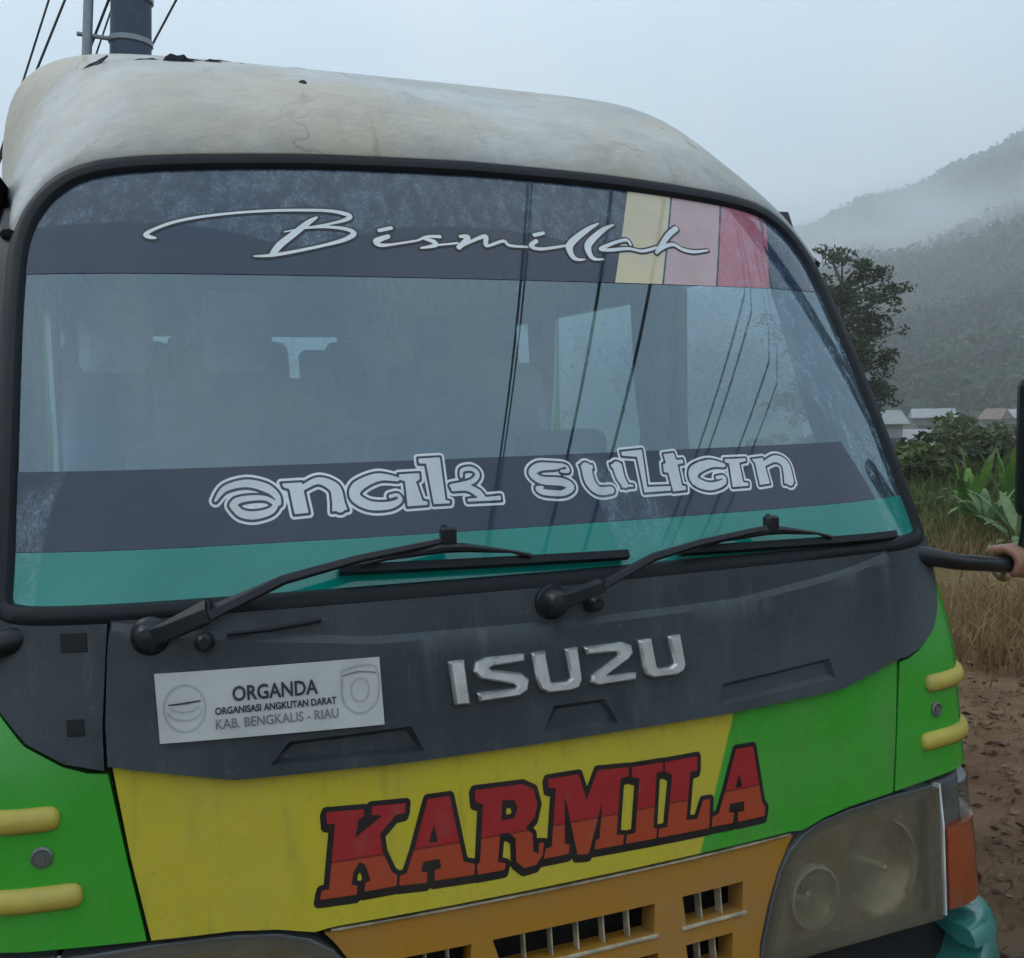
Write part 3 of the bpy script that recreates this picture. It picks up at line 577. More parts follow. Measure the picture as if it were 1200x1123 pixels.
for k, pl in EMBLEM.items():
    sd = SDF([], [pl], 0.012, 0.0006)
    lp = sd.loops(0.0008); V, T = fill(lp, 0.03, extra=sd.loops(-0.0026), test=lambda P: sd(P) < 0.0008)
    dv = sd(V); bm = bmesh.new(); vs = [bm.verts.new(S(x, z, -0.0245-0.0055*min(1, max(0, (0.0008-q_)/0.0034)))) for (x, z), q_ in zip(V, dv)]
    for t in T: bm.faces.new([vs[i] for i in t])
    bmesh.ops.recalc_face_normals(bm, faces=bm.faces)
    if sum(f.normal.y for f in bm.faces) > 0: bmesh.ops.reverse_faces(bm, faces=bm.faces)
    be = [e for e in bm.edges if e.is_boundary]; mp = {}
    for (x, z), v in zip(V, vs):
        if any(e.is_boundary for e in v.link_edges): mp[v] = bm.verts.new(S(x, z, -0.012))
    for e in be: bm.faces.new((e.verts[0], e.verts[1], mp[e.verts[1]], mp[e.verts[0]]))
    o = bm_obj('letter', bm, M['chrome'], cw, sharp=24)
# number of the transport association: printed plate
plate = panel('association_plate', [(-0.6645, 1.172), (-0.334, 1.168), (-0.332, 1.063), (-0.662, 1.070)], M['plate'], bus, -0.0235, 0.004, step=0.04, bev=0.001)
def flat_text(txt, x0, x1, z0, z1, mat, parent, off, bold=0.0, skew=0.0):
    cu = bpy.data.curves.new('t', 'FONT'); cu.body = txt; cu.offset = bold; cu.resolution_u = 3
    ob = bpy.data.objects.new('t', cu); sc.collection.objects.link(ob); dg = bpy.context.evaluated_depsgraph_get()
    me = bpy.data.meshes.new_from_object(ob.evaluated_get(dg)); bpy.data.objects.remove(ob); bpy.data.curves.remove(cu)
    P = np.array([v.co[:2] for v in me.vertices]); lo = P.min(0); hi = P.max(0); q = (P-lo)/(hi-lo)
    bm = bmesh.new(); bm.from_mesh(me); bm.verts.ensure_lookup_table()
    for v, (a, b) in zip(bm.verts, q):
        x = x0+(x1-x0)*a; z = z0+(z1-z0)*b+skew*a; v.co = S(x, z, off)
    return bm_obj('lettering', bm, mat, parent, smooth=False)
flat_text('ORGANDA', -0.557, -0.431, 1.122, 1.145, M['plateink'], plate, -0.0250, 0.022, -0.001)
flat_text('ORGANISASI ANGKUTAN DARAT', -0.583, -0.404, 1.1045, 1.1155, M['plateink'], plate, -0.0250, 0.030, -0.001)
flat_text('KAB. BENGKALIS - RIAU', -0.583, -0.402, 1.083, 1.098, M['plateink2'], plate, -0.0250, 0.016, -0.001)
def ring_strokes(c, rx, rz, w, a0=0, a1=360, n=16):
    return [(c[0]+rx*math.cos(R(a0+(a1-a0)*i/n)), c[1]+rz*math.sin(R(a0+(a1-a0)*i/n)), w) for i in range(n+1)]
c0 = (-0.625, 1.119)
sd = SDF([ring_strokes(c0, 0.029, 0.034, 0.0011), ring_strokes((c0[0], c0[1]-0.002), 0.024, 0.016, 0.0010, 190, 350), ring_strokes((c0[0], c0[1]+0.006), 0.020, 0.012, 0.0008, 200, 340)], [], 0.008, 0.0008)
sdf_decal('emblem_print', sd, 0, M['plateink3'], plate, -0.0250)
sd = SDF([[(c0[0]-0.022, c0[1]+0.006, 0.001), (c0[0], c0[1]+0.007, 0.0014), (c0[0]+0.022, c0[1]+0.009, 0.001)]], [], 0.006, 0.0008)
sdf_decal('emblem_print', sd, 0, M['plateink'], plate, -0.0252)
c1 = (-0.367, 1.121)
shield = [(c1[0]-0.027, c1[1]+0.032), (c1[0], c1[1]+0.037), (c1[0]+0.027, c1[1]+0.032), (c1[0]+0.028, c1[1]-0.012), (c1[0]+0.015, c1[1]-0.030), (c1[0], c1[1]-0.036), (c1[0]-0.015, c1[1]-0.030), (c1[0]-0.027, c1[1]-0.012), (c1[0]-0.027, c1[1]+0.032)]
sd = SDF([[(x, z, 0.0011) for x, z in shield], ring_strokes((c1[0], c1[1]), 0.014, 0.018, 0.0009)], [], 0.008, 0.0008)
sdf_decal('emblem_print', sd, 0, M['plateink3'], plate, -0.0250)
sd = SDF([[(c1[0]-0.026, c1[1]+0.024, 0.001), (c1[0], c1[1]+0.028, 0.001), (c1[0]+0.026, c1[1]+0.024, 0.001)]], [], 0.006, 0.0008)
sdf_decal('emblem_print', sd, 0, M['plateink2'], plate, -0.0252)
# ---- corner pieces, both sides
for s in (1, -1):
    fx = (lambda L: L) if s > 0 else mir
    side = bus
    kb = panel('cowl_corner', fx([(0.7265, 1.266), (0.742, 1.10), (0.7425, 1.0355), (0.796, 1.050), (0.846, 1.082), (0.878, 1.125), (0.897, 1.18), (0.904, 1.262)]), M['cowl'], bus, -0.006, 0.03, step=0.025, bev=0.004)
    rr = (lambda a: (s*a[0], a[1]))
    for (ux, uz, w, h) in (((0.775, 1.222, 0.018, 0.014), (0.778, 1.10, 0.012, 0.012)) if s < 0 else ()):
        panel('clip_socket', fx([(ux-w, uz-h), (ux+w, uz-h), (ux+w, uz+h), (ux-w, uz+h)]), M['dark'], kb, -0.0085, 0.004, step=0.02, bev=0.001)
    cp = panel('corner_panel', fx([(0.7385, 1.030), (0.7185, 0.905), (0.6965, 0.7825), (0.76, 0.785), (0.85, 0.789), (0.95, 0.795), (1.12, 0.795), (1.12, 1.30), (0.972, 1.315), (0.925, 1.312), (0.912, 1.25), (0.900, 1.175), (0.882, 1.122), (0.850, 1.079), (0.80, 1.046), (0.766, 1.033)]),
               M['green'], bus, -0.001, 0.03, step=0.02, bev=0.004)
    for zc, u0 in ((0.975, 0.806), (0.862, 0.780)):
        uu = np.array([u0, u0+0.002, u0+0.006, u0+0.011, u0+0.018]+list(np.linspace(u0+0.03, 1.075, 12))); pts = [S(s*u, zc+0.10*(min(u, 0.95)-0.8)*0.2, -0.004) for u in uu]
        V = []; F = []; n = 10
        for i, u in enumerate(uu):
            e = (0.30, 0.62, 0.85, 0.96, 1.0)[i] if i < 5 else 1.0
            for k in range(n):
                th = 2*math.pi*k/n; V.append(S(s*u, zc+0.0185*math.sin(th)*e, -0.001-0.015*max(0, math.cos(th))*e+0.003*max(0, -math.cos(th))))
        for i in range(len(uu)-1):
            for k in range(n): F.append((i*n+k, i*n+(k+1) % n, (i+1)*n+(k+1) % n, (i+1)*n+k))
        F.append(tuple(range(n)))
        mesh('rubber_strip', V, F, M['yellowstrip'], cp, sharp=60)
    p = S(s*0.832, 0.921, 0); nn = SN(s*0.832, 0.921)
    sw = lathe('lock_cap', [(0.0155, -0.002), (0.0155, 0.004), (0.012, 0.006), (0.0105, 0.003), (0.006, 0.003), (0.0055, 0.005), (0.0001, 0.005)], p, nn, M['screw'], cp, 18)
    # headlamp
    HL = [(0.690, 0.772), (0.575, 0.768), (0.508, 0.760), (0.462, 0.745), (0.428, 0.722), (0.402, 0.690), (0.378, 0.640), (0.352, 0.572), (0.342, 0.532), (0.50, 0.527), (0.66, 0.518), (0.800, 0.508), (0.818, 0.770)]
    hl = panel('headlamp', fx(HL), M['housing'], bus, 0.010, 0.05, holes=[fx([(0.688, 0.752), (0.575, 0.748), (0.515, 0.741), (0.476, 0.727), (0.446, 0.704), (0.424, 0.672), (0.404, 0.628), (0.380, 0.565), (0.374, 0.546), (0.50, 0.545), (0.66, 0.537), (0.780, 0.528), (0.793, 0.750)])], step=0.03, bev=0.003)
    cups = ((0.492, 0.618, 0.057), (0.672, 0.634, 0.092))
    def bowl(x, z, cups=cups):
        d = 0.030
        for cx, cz, cr in cups:
            q = math.hypot(x-cx, z-cz)/cr
            if q < 1: d += (0.06 if cr < 0.06 else 0.028)*(1-q*q)
        return d
    if s > 0: bf = lambda x, z: bowl(x, z)
    else: bf = lambda x, z: bowl(-x, z)
    rf = panel('reflector', fx([(0.690, 0.760), (0.575, 0.756), (0.510, 0.748), (0.470, 0.733), (0.440, 0.708), (0.416, 0.672), (0.396, 0.628), (0.372, 0.56), (0.366, 0.540), (0.50, 0.537), (0.66, 0.528), (0.790, 0.518), (0.803, 0.757)]), M['reflector'], hl, 0.0, 0, step=0.007, depth=bf, bev=0)
    for cx, cz, cr in cups:
        full = cr < 0.06; th = np.linspace(0, 2*math.pi, 33)[:-1] if full else np.linspace(-0.75, 1.15, 33)
        V = []; F = []
        for k, a in enumerate(th):
            for (ra, oo) in ((cr+0.004, 0.030), (cr+0.002, 0.020), (cr-0.003, 0.018), (cr-0.004, 0.032)): V.append(S(s*(cx+ra*math.cos(a)), cz+ra*math.sin(a), oo))
        for k in range(32):
            for q in range(3): a = k*4+q; b = (((k+1) % 32) if full else k+1)*4+q; F.append((a, b, b+1, a+1))
        mesh('bezel_ring', V, F, M['pale'], hl)
        o = lathe('bulb', [(0.0001, 0.045), (0.007, 0.042), (0.009, 0.03), (0.009, 0.0)], S(s*cx, cz, 0.085 if cr < 0.06 else 0.060), SN(s*cx, cz), M['chrome'], hl, 12)
    HLc = (0.595, 0.64); le = panel('lens', fx([(HLc[0]+(x-HLc[0])*0.985, HLc[1]+(z-HLc[1])*0.975) for x, z in HL]), M['lens'], hl, -0.006, 0.016, step=0.02, bev=0.005)
    # corner marker and indicator
    il = panel('indicator_lamp', fx([(0.826, 0.772), (0.822, 0.690), (0.808, 0.514), (0.86, 0.512), (0.93, 0.510), (1.06, 0.512), (1.06, 0.772), (0.93, 0.775)]), M['housing'], bus, 0.016, 0.03, step=0.025, bev=0.002)
    panel('amber_lens', fx([(0.829, 0.682), (0.817, 0.524), (0.87, 0.521), (0.95, 0.520), (1.04, 0.524), (1.04, 0.682)]), M['amber'], il, -0.008, 0.024, step=0.018, bev=0.006)
    panel('clear_lens', fx([(0.835, 0.762), (0.831, 0.692), (0.93, 0.692), (1.04, 0.692), (1.04, 0.762)]), M['clearlens'], il, -0.004, 0.02, step=0.02, bev=0.004)
    panel('lamp_trim', fx([(0.8205, 0.774), (0.8225, 0.690), (0.8085, 0.515), (0.804, 0.515), (0.8175, 0.690), (0.8155, 0.774)]), M['pale'], il, -0.006, 0.02, step=0.03, bev=0.001)
# ---- grille
GR = [(0.0, 0.7525), (0.44, 0.7500), (0.425, 0.733), (0.395, 0.688), (0.370, 0.638), (0.345, 0.572), (0.334, 0.50), (0.0, 0.50)]
cells = []      # (x0, x1, z0, z1, cells)
for z0, z1 in ((0.640, 0.690), (0.560, 0.606)):
    k = 0.030 if z1 < 0.62 else 0.0
    cells += [(-0.160, 0.132, z0, z1, 6), (0.188, 0.318-k, z0, z1, 3), (-0.318+k, -0.206, z0, z1, 3)]
holes = [[(a+0.01*(-1 if a < 0 else 0), z1), (b, z1), (b-0.006, z0), (a+0.004, z0)] for a, b, z0, z1, _ in cells]
gr = panel('grille', GR[:-1]+[(-x, z) for x, z in GR[::-1]][:-1], M['orange'], bus, 0.010, 0.045, holes=holes, step=0.03, bev=0.004)
for (a, b, z0, z1, nc) in cells:
    for i in range(1, nc):
        x = a+(b-a)*i/nc
        panel('grille_bar', [(x-0.0015, z0-0.003), (x+0.0015, z0-0.003), (x+0.0015, z1+0.003), (x-0.0015, z1+0.003)], M['worn'], gr, 0.020, 0.02, step=0.05, bev=0.0008)
    panel('grille_sill', [(a-0.006, z0-0.007), (b+0.002, z0-0.007), (b+0.002, z0-0.001), (a-0.006, z0-0.001)], M['worn'], gr, 0.006, 0.02, step=0.05, bev=0.0015)
panel('grille_trim', [(-0.43, 0.7515), (0.43, 0.7515), (0.43, 0.7552), (-0.43, 0.7552)], M['worn'], gr, 0.004, 0.01, step=0.05, bev=0.001)
# dark structure behind seams
panel('front_frame', [(-1.1, 0.44), (1.1, 0.44), (1.1, 1.26), (-1.1, 1.26)], M['dark'], bus, 0.12, 0, step=0.08, bev=0)
for sg in (-1, 1):
    panel('front_frame', [(sg*0.66, 0.78), (sg*0.92, 0.78), (sg*0.92, 1.25), (sg*0.66, 1.25)], M['dark'], bus, 0.034, 0, step=0.06, bev=0)
panel('front_frame', [(-0.70, 0.765), (0.70, 0.765), (0.72, 1.25), (-0.72, 1.25)], M['dark'], bus, 0.018, 0, step=0.06, bev=0)
# ---- bumper
panel('valance', [(-0.95, 0.27), (0.95, 0.27), (0.95, 0.52), (-0.95, 0.52)], M['dark'], bus, 0.055, 0, step=0.08, bev=0)
bu = np.linspace(-1.13, 1.13, 60); prof = [(0.10, 0.482), (-0.012, 0.482), (-0.026, 0.476), (-0.034, 0.460), (-0.038, 0.39), (-0.034, 0.29), (-0.020, 0.265), (0.08, 0.26)]
btop = lambda u: 0.080*(1-smst(0.84, 0.93, abs(u)))
V = [S(u, zz-btop(u)*smst(0.36, 0.46, zz), oo) for u in bu for oo, zz in prof]; m = len(prof); F = []
for i in range(len(bu)-1):
    for k in range(m-1): a = i*m+k; F.append((a, a+m, a+m+1, a+1))
F.append(tuple(range(m))); F.append(tuple((len(bu)-1)*m+k for k in range(m))[::-1])
bp = mesh('bumper', V, F, M['bumper'], bus, sharp=35)
for s in (1, -1):
    uu = np.linspace(s*0.845, s*1.12, 16); pr = [(0.09, 0.486), (-0.013, 0.486), (-0.028, 0.480), (-0.037, 0.463), (-0.038, 0.448), (0.0, 0.448)]
    V = [S(u, zz, oo) for u in uu for oo, zz in pr]; m = len(pr); F = [(i*m+k, (i+1)*m+k, (i+1)*m+k+1, i*m+k+1) for i in range(15) for k in range(m-1)]
    F.append(tuple(range(m)))
    mesh('bumper_cap', V, F, M['bumper'], bp, sharp=35)
# ---- wipers
def flat_bar(name, uz, offs, wid, thk, mat, parent):
    V = []; F = []; n = len(uz)
    for i in range(n):
        a = uz[max(i-1, 0)]; b = uz[min(i+1, n-1)]; d = Vector((b[0]-a[0], b[1]-a[1])).normalized(); nx, nz_ = -d.y, d.x
        for (sgn, o2) in ((-1, 0), (-0.7, -thk), (0.7, -thk), (1, 0)): V.append(S(uz[i][0]+nx*wid[i]*0.5*sgn, uz[i][1]+nz_*wid[i]*0.5*sgn, offs[i]+o2))
    for i in range(n-1):
        for k in range(4): F.append((i*4+k, i*4+(k+1) % 4, (i+1)*4+(k+1) % 4, (i+1)*4+k))
    F += [(0, 1, 2, 3), tuple((n-1)*4+k for k in (3, 2, 1, 0))]
    o = mesh(name, V, F, mat, parent, sharp=30); bevel(o, 0.0012, 1, 40); return o
def wiper(piv, knee, clip, b0, b1):
    w = bus
    m1 = (piv[0]+(knee[0]-piv[0])*0.27, piv[1]+(knee[1]-piv[1])*0.34); m0 = (piv[0]+(m1[0]-piv[0])*0.3, piv[1]+(m1[1]-piv[1])*0.3)
    arm = flat_bar('wiper_arm', [piv, m0, m1], [-0.034, -0.042, -0.044], [0.034, 0.030, 0.024], 0.014, M['blackpl'], w)
    flat_bar('arm_rod', [m1, ((m1[0]+knee[0])/2, (m1[1]+knee[1])/2+0.003), knee, clip], [-0.046, -0.050, -0.046, -0.040], [0.018, 0.015, 0.013, 0.011], 0.007, M['blackpl'], arm)
    mesh('hinge_pin', *tube_data([S(m1[0]-0.003, m1[1]-0.011, -0.050), S(m1[0]+0.003, m1[1]+0.011, -0.050)], 0.0045, 8), M['blackpl'], arm)
    lathe('pivot_cap', [(0.0001, 0.052), (0.014, 0.050), (0.021, 0.042), (0.024, 0.02), (0.030, 0.014), (0.032, -0.02)], S(*piv, 0.0), SN(*piv), M['blackpl'], arm, 20)
    n = 14; pts = []
    for i in range(n):
        t = i/(n-1); x = b0[0]+(b1[0]-b0[0])*t; z = b0[1]+(b1[1]-b0[1])*t; pts.append((x, z))
    V = []; F = []
    for (x, z) in pts:
        for dz, oo in ((0.006, -0.024), (0.008, -0.012), (0.0015, -0.002), (-0.0015, -0.002), (-0.008, -0.012), (-0.006, -0.024)): V.append(S(x, z+dz, oo))
    for i in range(n-1):
        for k in range(6): F.append((i*6+k, i*6+(k+1) % 6, (i+1)*6+(k+1) % 6, (i+1)*6+k))
    F += [tuple(range(6)), tuple((n-1)*6+k for k in range(6))[::-1]]
    mesh('wiper_blade', V, F, M['black'], arm, sharp=50)
    q = lambda t, dz, oo: S(b0[0]+(b1[0]-b0[0])*t, b0[1]+(b1[1]-b0[1])*t+dz, oo)
    tc = (clip[0]-b0[0])/(b1[0]-b0[0])
    mesh('blade_bridge', *tube_data([q(tc-0.27, 0.004, -0.024), q(tc-0.2, 0.008, -0.033), q(tc-0.02, 0.018, -0.040), q(tc+0.05, 0.018, -0.040), q(tc+0.22, 0.010, -0.034), q(tc+0.29, 0.004, -0.024)], [0.005, 0.0028, 0.008, 0.008, 0.0028, 0.005], 8), M['blackpl'], arm)
    bm = bmesh.new(); add_box(bm, S(clip[0]+0.004, clip[1]+0.004, -0.043), (0.026, 0.020, 0.034)); o = bm_obj('blade_clip', bm, M['blackpl'], arm); bevel(o, 0.004, 2)
    mesh('clip_tab', *tube_data([S(clip[0], clip[1]+0.012, -0.045), S(clip[0]-0.001, clip[1]+0.022, -0.048)], [0.006, 0.0045], 6), M['blackpl'], arm)
wiper((-0.668, 1.226), (-0.36, 1.305), (-0.212, 1.326), (-0.385, 1.300), (0.118, 1.290))
wiper((-0.034, 1.228), (0.25, 1.290), (0.412, 1.307), (0.225, 1.288), (0.752, 1.276))
for x, z in ((-0.593, 1.213), (0.040, 1.220)):
    nz = lathe('washer_nozzle', [(0.0001, 0.030), (0.008, 0.029), (0.014, 0.022), (0.016, 0.0)], S(x, z, -0.010), SN(x, z), M['blackpl'], bus, 14)
    lathe('jet', [(0.0001, 0.006), (0.003, 0.006), (0.004, 0.0)], S(x, z+0.006, -0.038), SN(x, z), M['dark'], nz, 8)
mesh('wiper_hose', *tube_data([S(-0.56, 1.222, -0.020), S(-0.50, 1.224, -0.022), S(-0.42, 1.232, -0.018)], 0.004, 6), M['black'], bus)
# ---- roof cap, pillars
ZTOP, HW, NEX, YR, PWX, PW, PLE = 2.481, 0.945, 10.45, 1.471, 2.835, 1.283, 1.634
RO = [p for p in OUT_RS if p[1] > 1.30]
RO = np.array(RO); _s = np.r_[0, np.cumsum(np.hypot(*np.diff(RO, axis=0).T))]; _s /= _s[-1]
NA = 56; q = np.linspace(0, 1, NA); AX = np.interp(q, _s, RO[:, 0]); AZ = np.interp(q, _s, RO[:, 1])
qq = np.linspace(0, 1, 400); th = qq*math.pi/2
rx = HW*np.cos(th).clip(0)**(2/NEX); rz = 1.262+(ZTOP-1.262)*np.sin(th)**(2/NEX)
_L = np.r_[0, np.cumsum(np.hypot(np.diff(rx), np.diff(rz)))]; _L /= _L[-1]
RX = np.interp(q, _L, rx); RZ = np.interp(q, _L, rz)
first = int(np.argmax(AZ > 1.862))
def roof_pt(i, t, s):
    a = math.sin(t*math.pi/2)**PW; b = 1-math.cos(t*math.pi/2)**PLE
    ax = math.sin(t*math.pi/2)**PWX; x = AX[i]*(1-ax)+RX[i]*ax; z = AZ[i]*(1-a)+RZ[i]*a; y = S(AX[i], AZ[i], 0.002).y*(1-b)+YR*b
    return Vector((s*x, y, z))
cols = [(i, 1) for i in range(first, NA)]+[(i, -1) for i in range(NA-2, first-1, -1)]
tt = [0]+[((k+1)/26)**1.25 for k in range(26)]
V = []; F = []; NC = len(cols)
for t in tt:
    for i, s in cols: V.append(roof_pt(i, t, s))
REAR = 5.35
for yy in (1.6, 2.2, 3.0, 3.8, 4.6, 5.1, 5.28, REAR):
    sh = 0 if yy < 5.2 else (0.012 if yy < 5.3 else 0.05)
    for i, s in cols: V.append(Vector((s*(RX[i]-sh*(RX[i]/HW)), yy, RZ[i]-sh*max(0, (RZ[i]-1.9)/0.54))))
for r_ in range(len(V)//NC-1):
    for c in range(NC-1): a = r_*NC+c; F.append((a, a+1, a+NC+1, a+NC))
roof = mesh('roof', V, F, M['roof'], bus, sharp=0)
sol = roof.modifiers.new('thick', 'SOLIDIFY'); sol.thickness = 0.012; sol.offset = -1
for s in (1, -1):      # rain gutter along the lower roof edge
    pts = [roof_pt(first, t, s)+Vector((s*0.012, 0, -0.004)) for t in tt[::2]]+[Vector((s*(RX[first]+0.012), yy, RZ[first]-0.004)) for yy in (2.2, 3.8, 5.3)]
    mesh('rain_gutter', *tube_data(pts, [0.004]+[0.013]*(len(pts)-1), 8), M['black'], bus)
    V = []; F = []; m = 7; ZS = [1.27, 1.35, 1.5, 1.65, 1.78, 1.86, 1.90]
    ox = lambda z: float(np.interp(z, [p[1] for p in OUT_RS[20:]], [p[0] for p in OUT_RS[20:]]))
    for z in ZS:
        xA = min(0.886, ox(z)) if z > 1.29 else 0.886; yA = S(xA, z, 0.002).y
        for k in range(m):
            a = k/(m-1)*math.pi/2; V.append(Vector((s*(xA+(0.942-xA)*math.sin(a)), yA+0.17*(1-math.cos(a))+0.03*math.sin(a), z)))
    for i in range(len(ZS)-1):
        for k in range(m-1): a = i*m+k; F.append((a, a+1, a+m+1, a+m))
    mesh('pillar', V, F, M['blackpl'], bus, sharp=0)
# torn skin along the roof
def flap(name, i0, s, t, w, h, lift, seed):
    rd = random.Random(seed); base = roof_pt(i0, t, s); ex = (roof_pt(i0, t, s)-roof_pt(max(i0-2, 0), t, s)).normalized(); et = (roof_pt(i0, min(1, t+0.04), s)-base).normalized(); nn = ex.cross(et)
    if nn.z < 0: nn = -nn
    if abs(ex.x) < 0.3: ex = Vector((1, 0, 0))
    n = 9; V = []; F = []
    for k in range(n):
        u = (k/(n-1)-0.5)*w; e = math.sin(math.pi*(k+0.15)/(n-0.7))
        for (vv, lf) in ((-h*0.5*(0.4+rd.random()*0.8)*e, 0.003), (0, lift*(0.5+rd.random()*0.7)*e+0.004), (h*0.5*(0.4+rd.random()*0.8)*e, lift*0.3*rd.random()*e+0.004)):
            V.append(base+ex*(u+rd.uniform(-1, 1)*w*0.03)+et*vv+nn*lf)
    for k in range(n-1):
        for j in range(2): a = k*3+j; F.append((a, a+1, a+4, a+3))
    o = mesh(name, V, F, M['dark'], roof, smooth=False); md = o.modifiers.new('t', 'SOLIDIFY'); md.thickness = 0.003
    return o
FLAPS = []
# ---- sides, doors, tail
def sx(z): return 0.97-0.030*smst(1.15, 1.5, z)
ZRF = RZ[first]+0.03
def side_surf(s):
    return lambda y, z, off: Vector((s*(sx(z)-off), y, z))
for s in (1, -1):
    sf = side_surf(s); print('ZRF', ZRF)
    dr = panel('door', [(0.30, 0.52), (1.28, 0.52), (1.28, 1.30), (0.40, 1.30), (0.30, 1.28)], M['green'], bus, 0.0, 0.03, step=0.08, surf=sf, bev=0.004)
    panel('door_frame', [(0.405, 1.302), (1.28, 1.302), (1.28, ZRF), (0.705, ZRF-0.035), (0.672, ZRF-0.10)], M['blackpl'], dr, 0.003, 0.03, holes=[[(0.49, 1.32), (1.22, 1.32), (1.22, 1.90), (0.76, 1.89)]], step=0.08, surf=sf, bev=0.004)
    panel('door_glass', [(0.48, 1.31), (1.21, 1.31), (1.21, 1.89), (0.75, 1.88)], M['sideglass'], dr, 0.012, 0, step=0.2, surf=sf, bev=0)
    o = box('door_handle', (s*0.985, 1.12, 1.18), (0.03, 0.14, 0.03), M['blackpl'], dr, 0.008)
    wins = [(1.42, 2.22), (2.34, 3.14), (3.26, 4.06), (4.18, 5.10)]
    sp = panel('side_panel', [(1.29, 0.50), (REAR, 0.50), (REAR, ZRF), (1.29, ZRF)], M['green'], bus, 0.0, 0.03, holes=[[(a, 1.32), (b, 1.32), (b, 1.88), (a, 1.88)] for a, b in wins], step=0.15, surf=sf, bev=0.004)
    for a, b in wins:
        panel('side_window', [(a-0.01, 1.31), (b+0.01, 1.31), (b+0.01, 1.89), (a-0.01, 1.89)], M['sideglass'], sp, 0.012, 0, step=0.3, surf=sf, bev=0)
tl = panel('tail_panel', [(-0.965, 0.50), (0.965, 0.50), (0.965, 1.3), (0.935, 1.96), (0.91, 2.41), (-0.91, 2.41), (-0.935, 1.96), (-0.965, 1.3)], M['green'], bus, 0.0, 0.03, holes=[[(-0.70, 1.40), (0.70, 1.40), (0.66, 1.98), (-0.66, 1.98)]], step=0.15, surf=lambda x, z, off: Vector((x, REAR-0.05-off, z)), bev=0.004)
panel('rear_window', [(-0.71, 1.39), (0.71, 1.39), (0.67, 1.99), (-0.67, 1.99)], M['sideglass'], tl, 0.012, 0, step=0.3, surf=lambda x, z, off: Vector((x, REAR-0.05-off, z)), bev=0)
box('underbody', (0, 2.85, 0.47), (1.86, 5.0, 0.10), M['dark'], bus)
# cabin
box('cabin_floor', (0, 2.9, 0.80), (1.84, 4.8, 0.06), M['interior'], bus)
V = []; F = []
dash = [(0.34, 0.85), (0.56, 0.95), (0.60, 1.15), (0.55, 1.235), (0.40, 1.255), (0.20, 1.235), (0.16, 1.20)]
for x in np.linspace(-0.86, 0.86, 20):
    for y, z in dash: V.append((x, y+0.05*x*x+0.06*(abs(x) > 0.8), z+0.015*math.exp(-((x+0.4)/0.2)**2)*(z > 1.2)))
for i in range(19):
    for k in range(len(dash)-1): a = i*len(dash)+k; F.append((a, a+1, a+len(dash)+1, a+len(dash)))
mesh('dashboard', V, F, M['interior'], bus)
swh = mesh('steering_wheel', *tube_data([(-0.40+0.20*math.cos(a), 0.66-0.10*math.sin(a), 1.20+0.17*math.sin(a)) for a in np.linspace(0, 2*math.pi, 28)], 0.014, 8), M['black'], bus)
mesh('spokes', *tube_data([(-0.59, 0.66, 1.20), (-0.45, 0.68, 1.18), (-0.35, 0.68, 1.18), (-0.21, 0.66, 1.20)], 0.014, 6), M['black'], swh)
mesh('column', *tube_data([(-0.40, 0.68, 1.18), (-0.40, 0.56, 1.0)], 0.03, 8), M['black'], swh)
def seat(x, y, w, cover, h=0.62):
    st = box('seat', (x, y, 0.98), (w, 0.48, 0.14), M['seat'], bus, 0.04)
    rot = Matrix.Rotation(R(-10), 3, 'X')
    box('backrest', (x, y+0.26, 1.05+h/2), (w, 0.12, h), M['seat'], st, 0.045, rot)
    box('headrest_cover', (x, y+0.30, 1.05+h+0.02), (w*0.66, 0.125, 0.30), M['seatcover'] if cover else M['seat'], st, 0.04, rot)
seat(-0.46, 1.05, 0.46, False, 0.42); seat(0.10, 1.05, 0.44, False, 0.25); seat(0.57, 1.05, 0.44, False, 0.25)
for y in (1.95, 2.85, 3.75, 4.65):
    seat(-0.70, y, 0.36, True, 0.74); seat(-0.30, y, 0.36, y < 3, 0.74); seat(0.56, y, 0.62, y == 2.85, 0.66)
for s in (1, -1):      # gathered curtains between the side windows
    for y in (1.36, 2.28, 3.20, 4.12):
        V = []; F = []
        for k in range(15):
            for z, a in ((1.92, 1.0), (1.62, 0.8), (1.45, 0.5), (1.28, 0.75)): V.append((s*(0.895+0.018*math.sin(k*2.1)), y+(k/14-0.5)*0.26*a, z))
        for k in range(14):
            for j in range(3): a = k*4+j; F.append((a, a+1, a+5, a+4))
        mesh('curtain', V, F, M['curtain'], bus)
lin = [Vector((s*(AX[i]*0.0+RX[i]*0.955), 0, RZ[i]-0.035)) for i, s in cols]
V = [Vector((p.x*k, y, p.z-dz)) for y, k, dz in ((1.15, 0.97, 0.06), (1.4, 1, 0), (5.25, 1, 0)) for p in lin]
mesh('headlining', V, [(r_*NC+c, r_*NC+c+1, (r_+1)*NC+c+1, (r_+1)*NC+c) for r_ in range(2) for c in range(NC-1)], M['lining'], bus)
# wheels
def wheel(x, y):
    s = 1 if x > 0 else -1
    t = lathe('wheel', [(0.21, -0.10), (0.33, -0.105), (0.365, -0.085), (0.372, -0.04), (0.372, 0.04), (0.365, 0.085), (0.33, 0.105), (0.21, 0.10)], (x, y, 0.372), (s, 0, 0), M['tyre'], bus, 32)
    lathe('rim', [(0.215, 0.09), (0.20, 0.05), (0.12, 0.03), (0.10, 0.07), (0.07, 0.09), (0.0001, 0.09)], (x, y, 0.372), (s, 0, 0), M['rim'], t, 24)
for x in (0.78, -0.78): wheel(x, 0.92); wheel(x, 3.95)
for (y) in (0.92, 3.95): mesh('axle', *tube_data([(-0.8, y, 0.372), (0.8, y, 0.372)], 0.05, 10), M['dark'], bus)
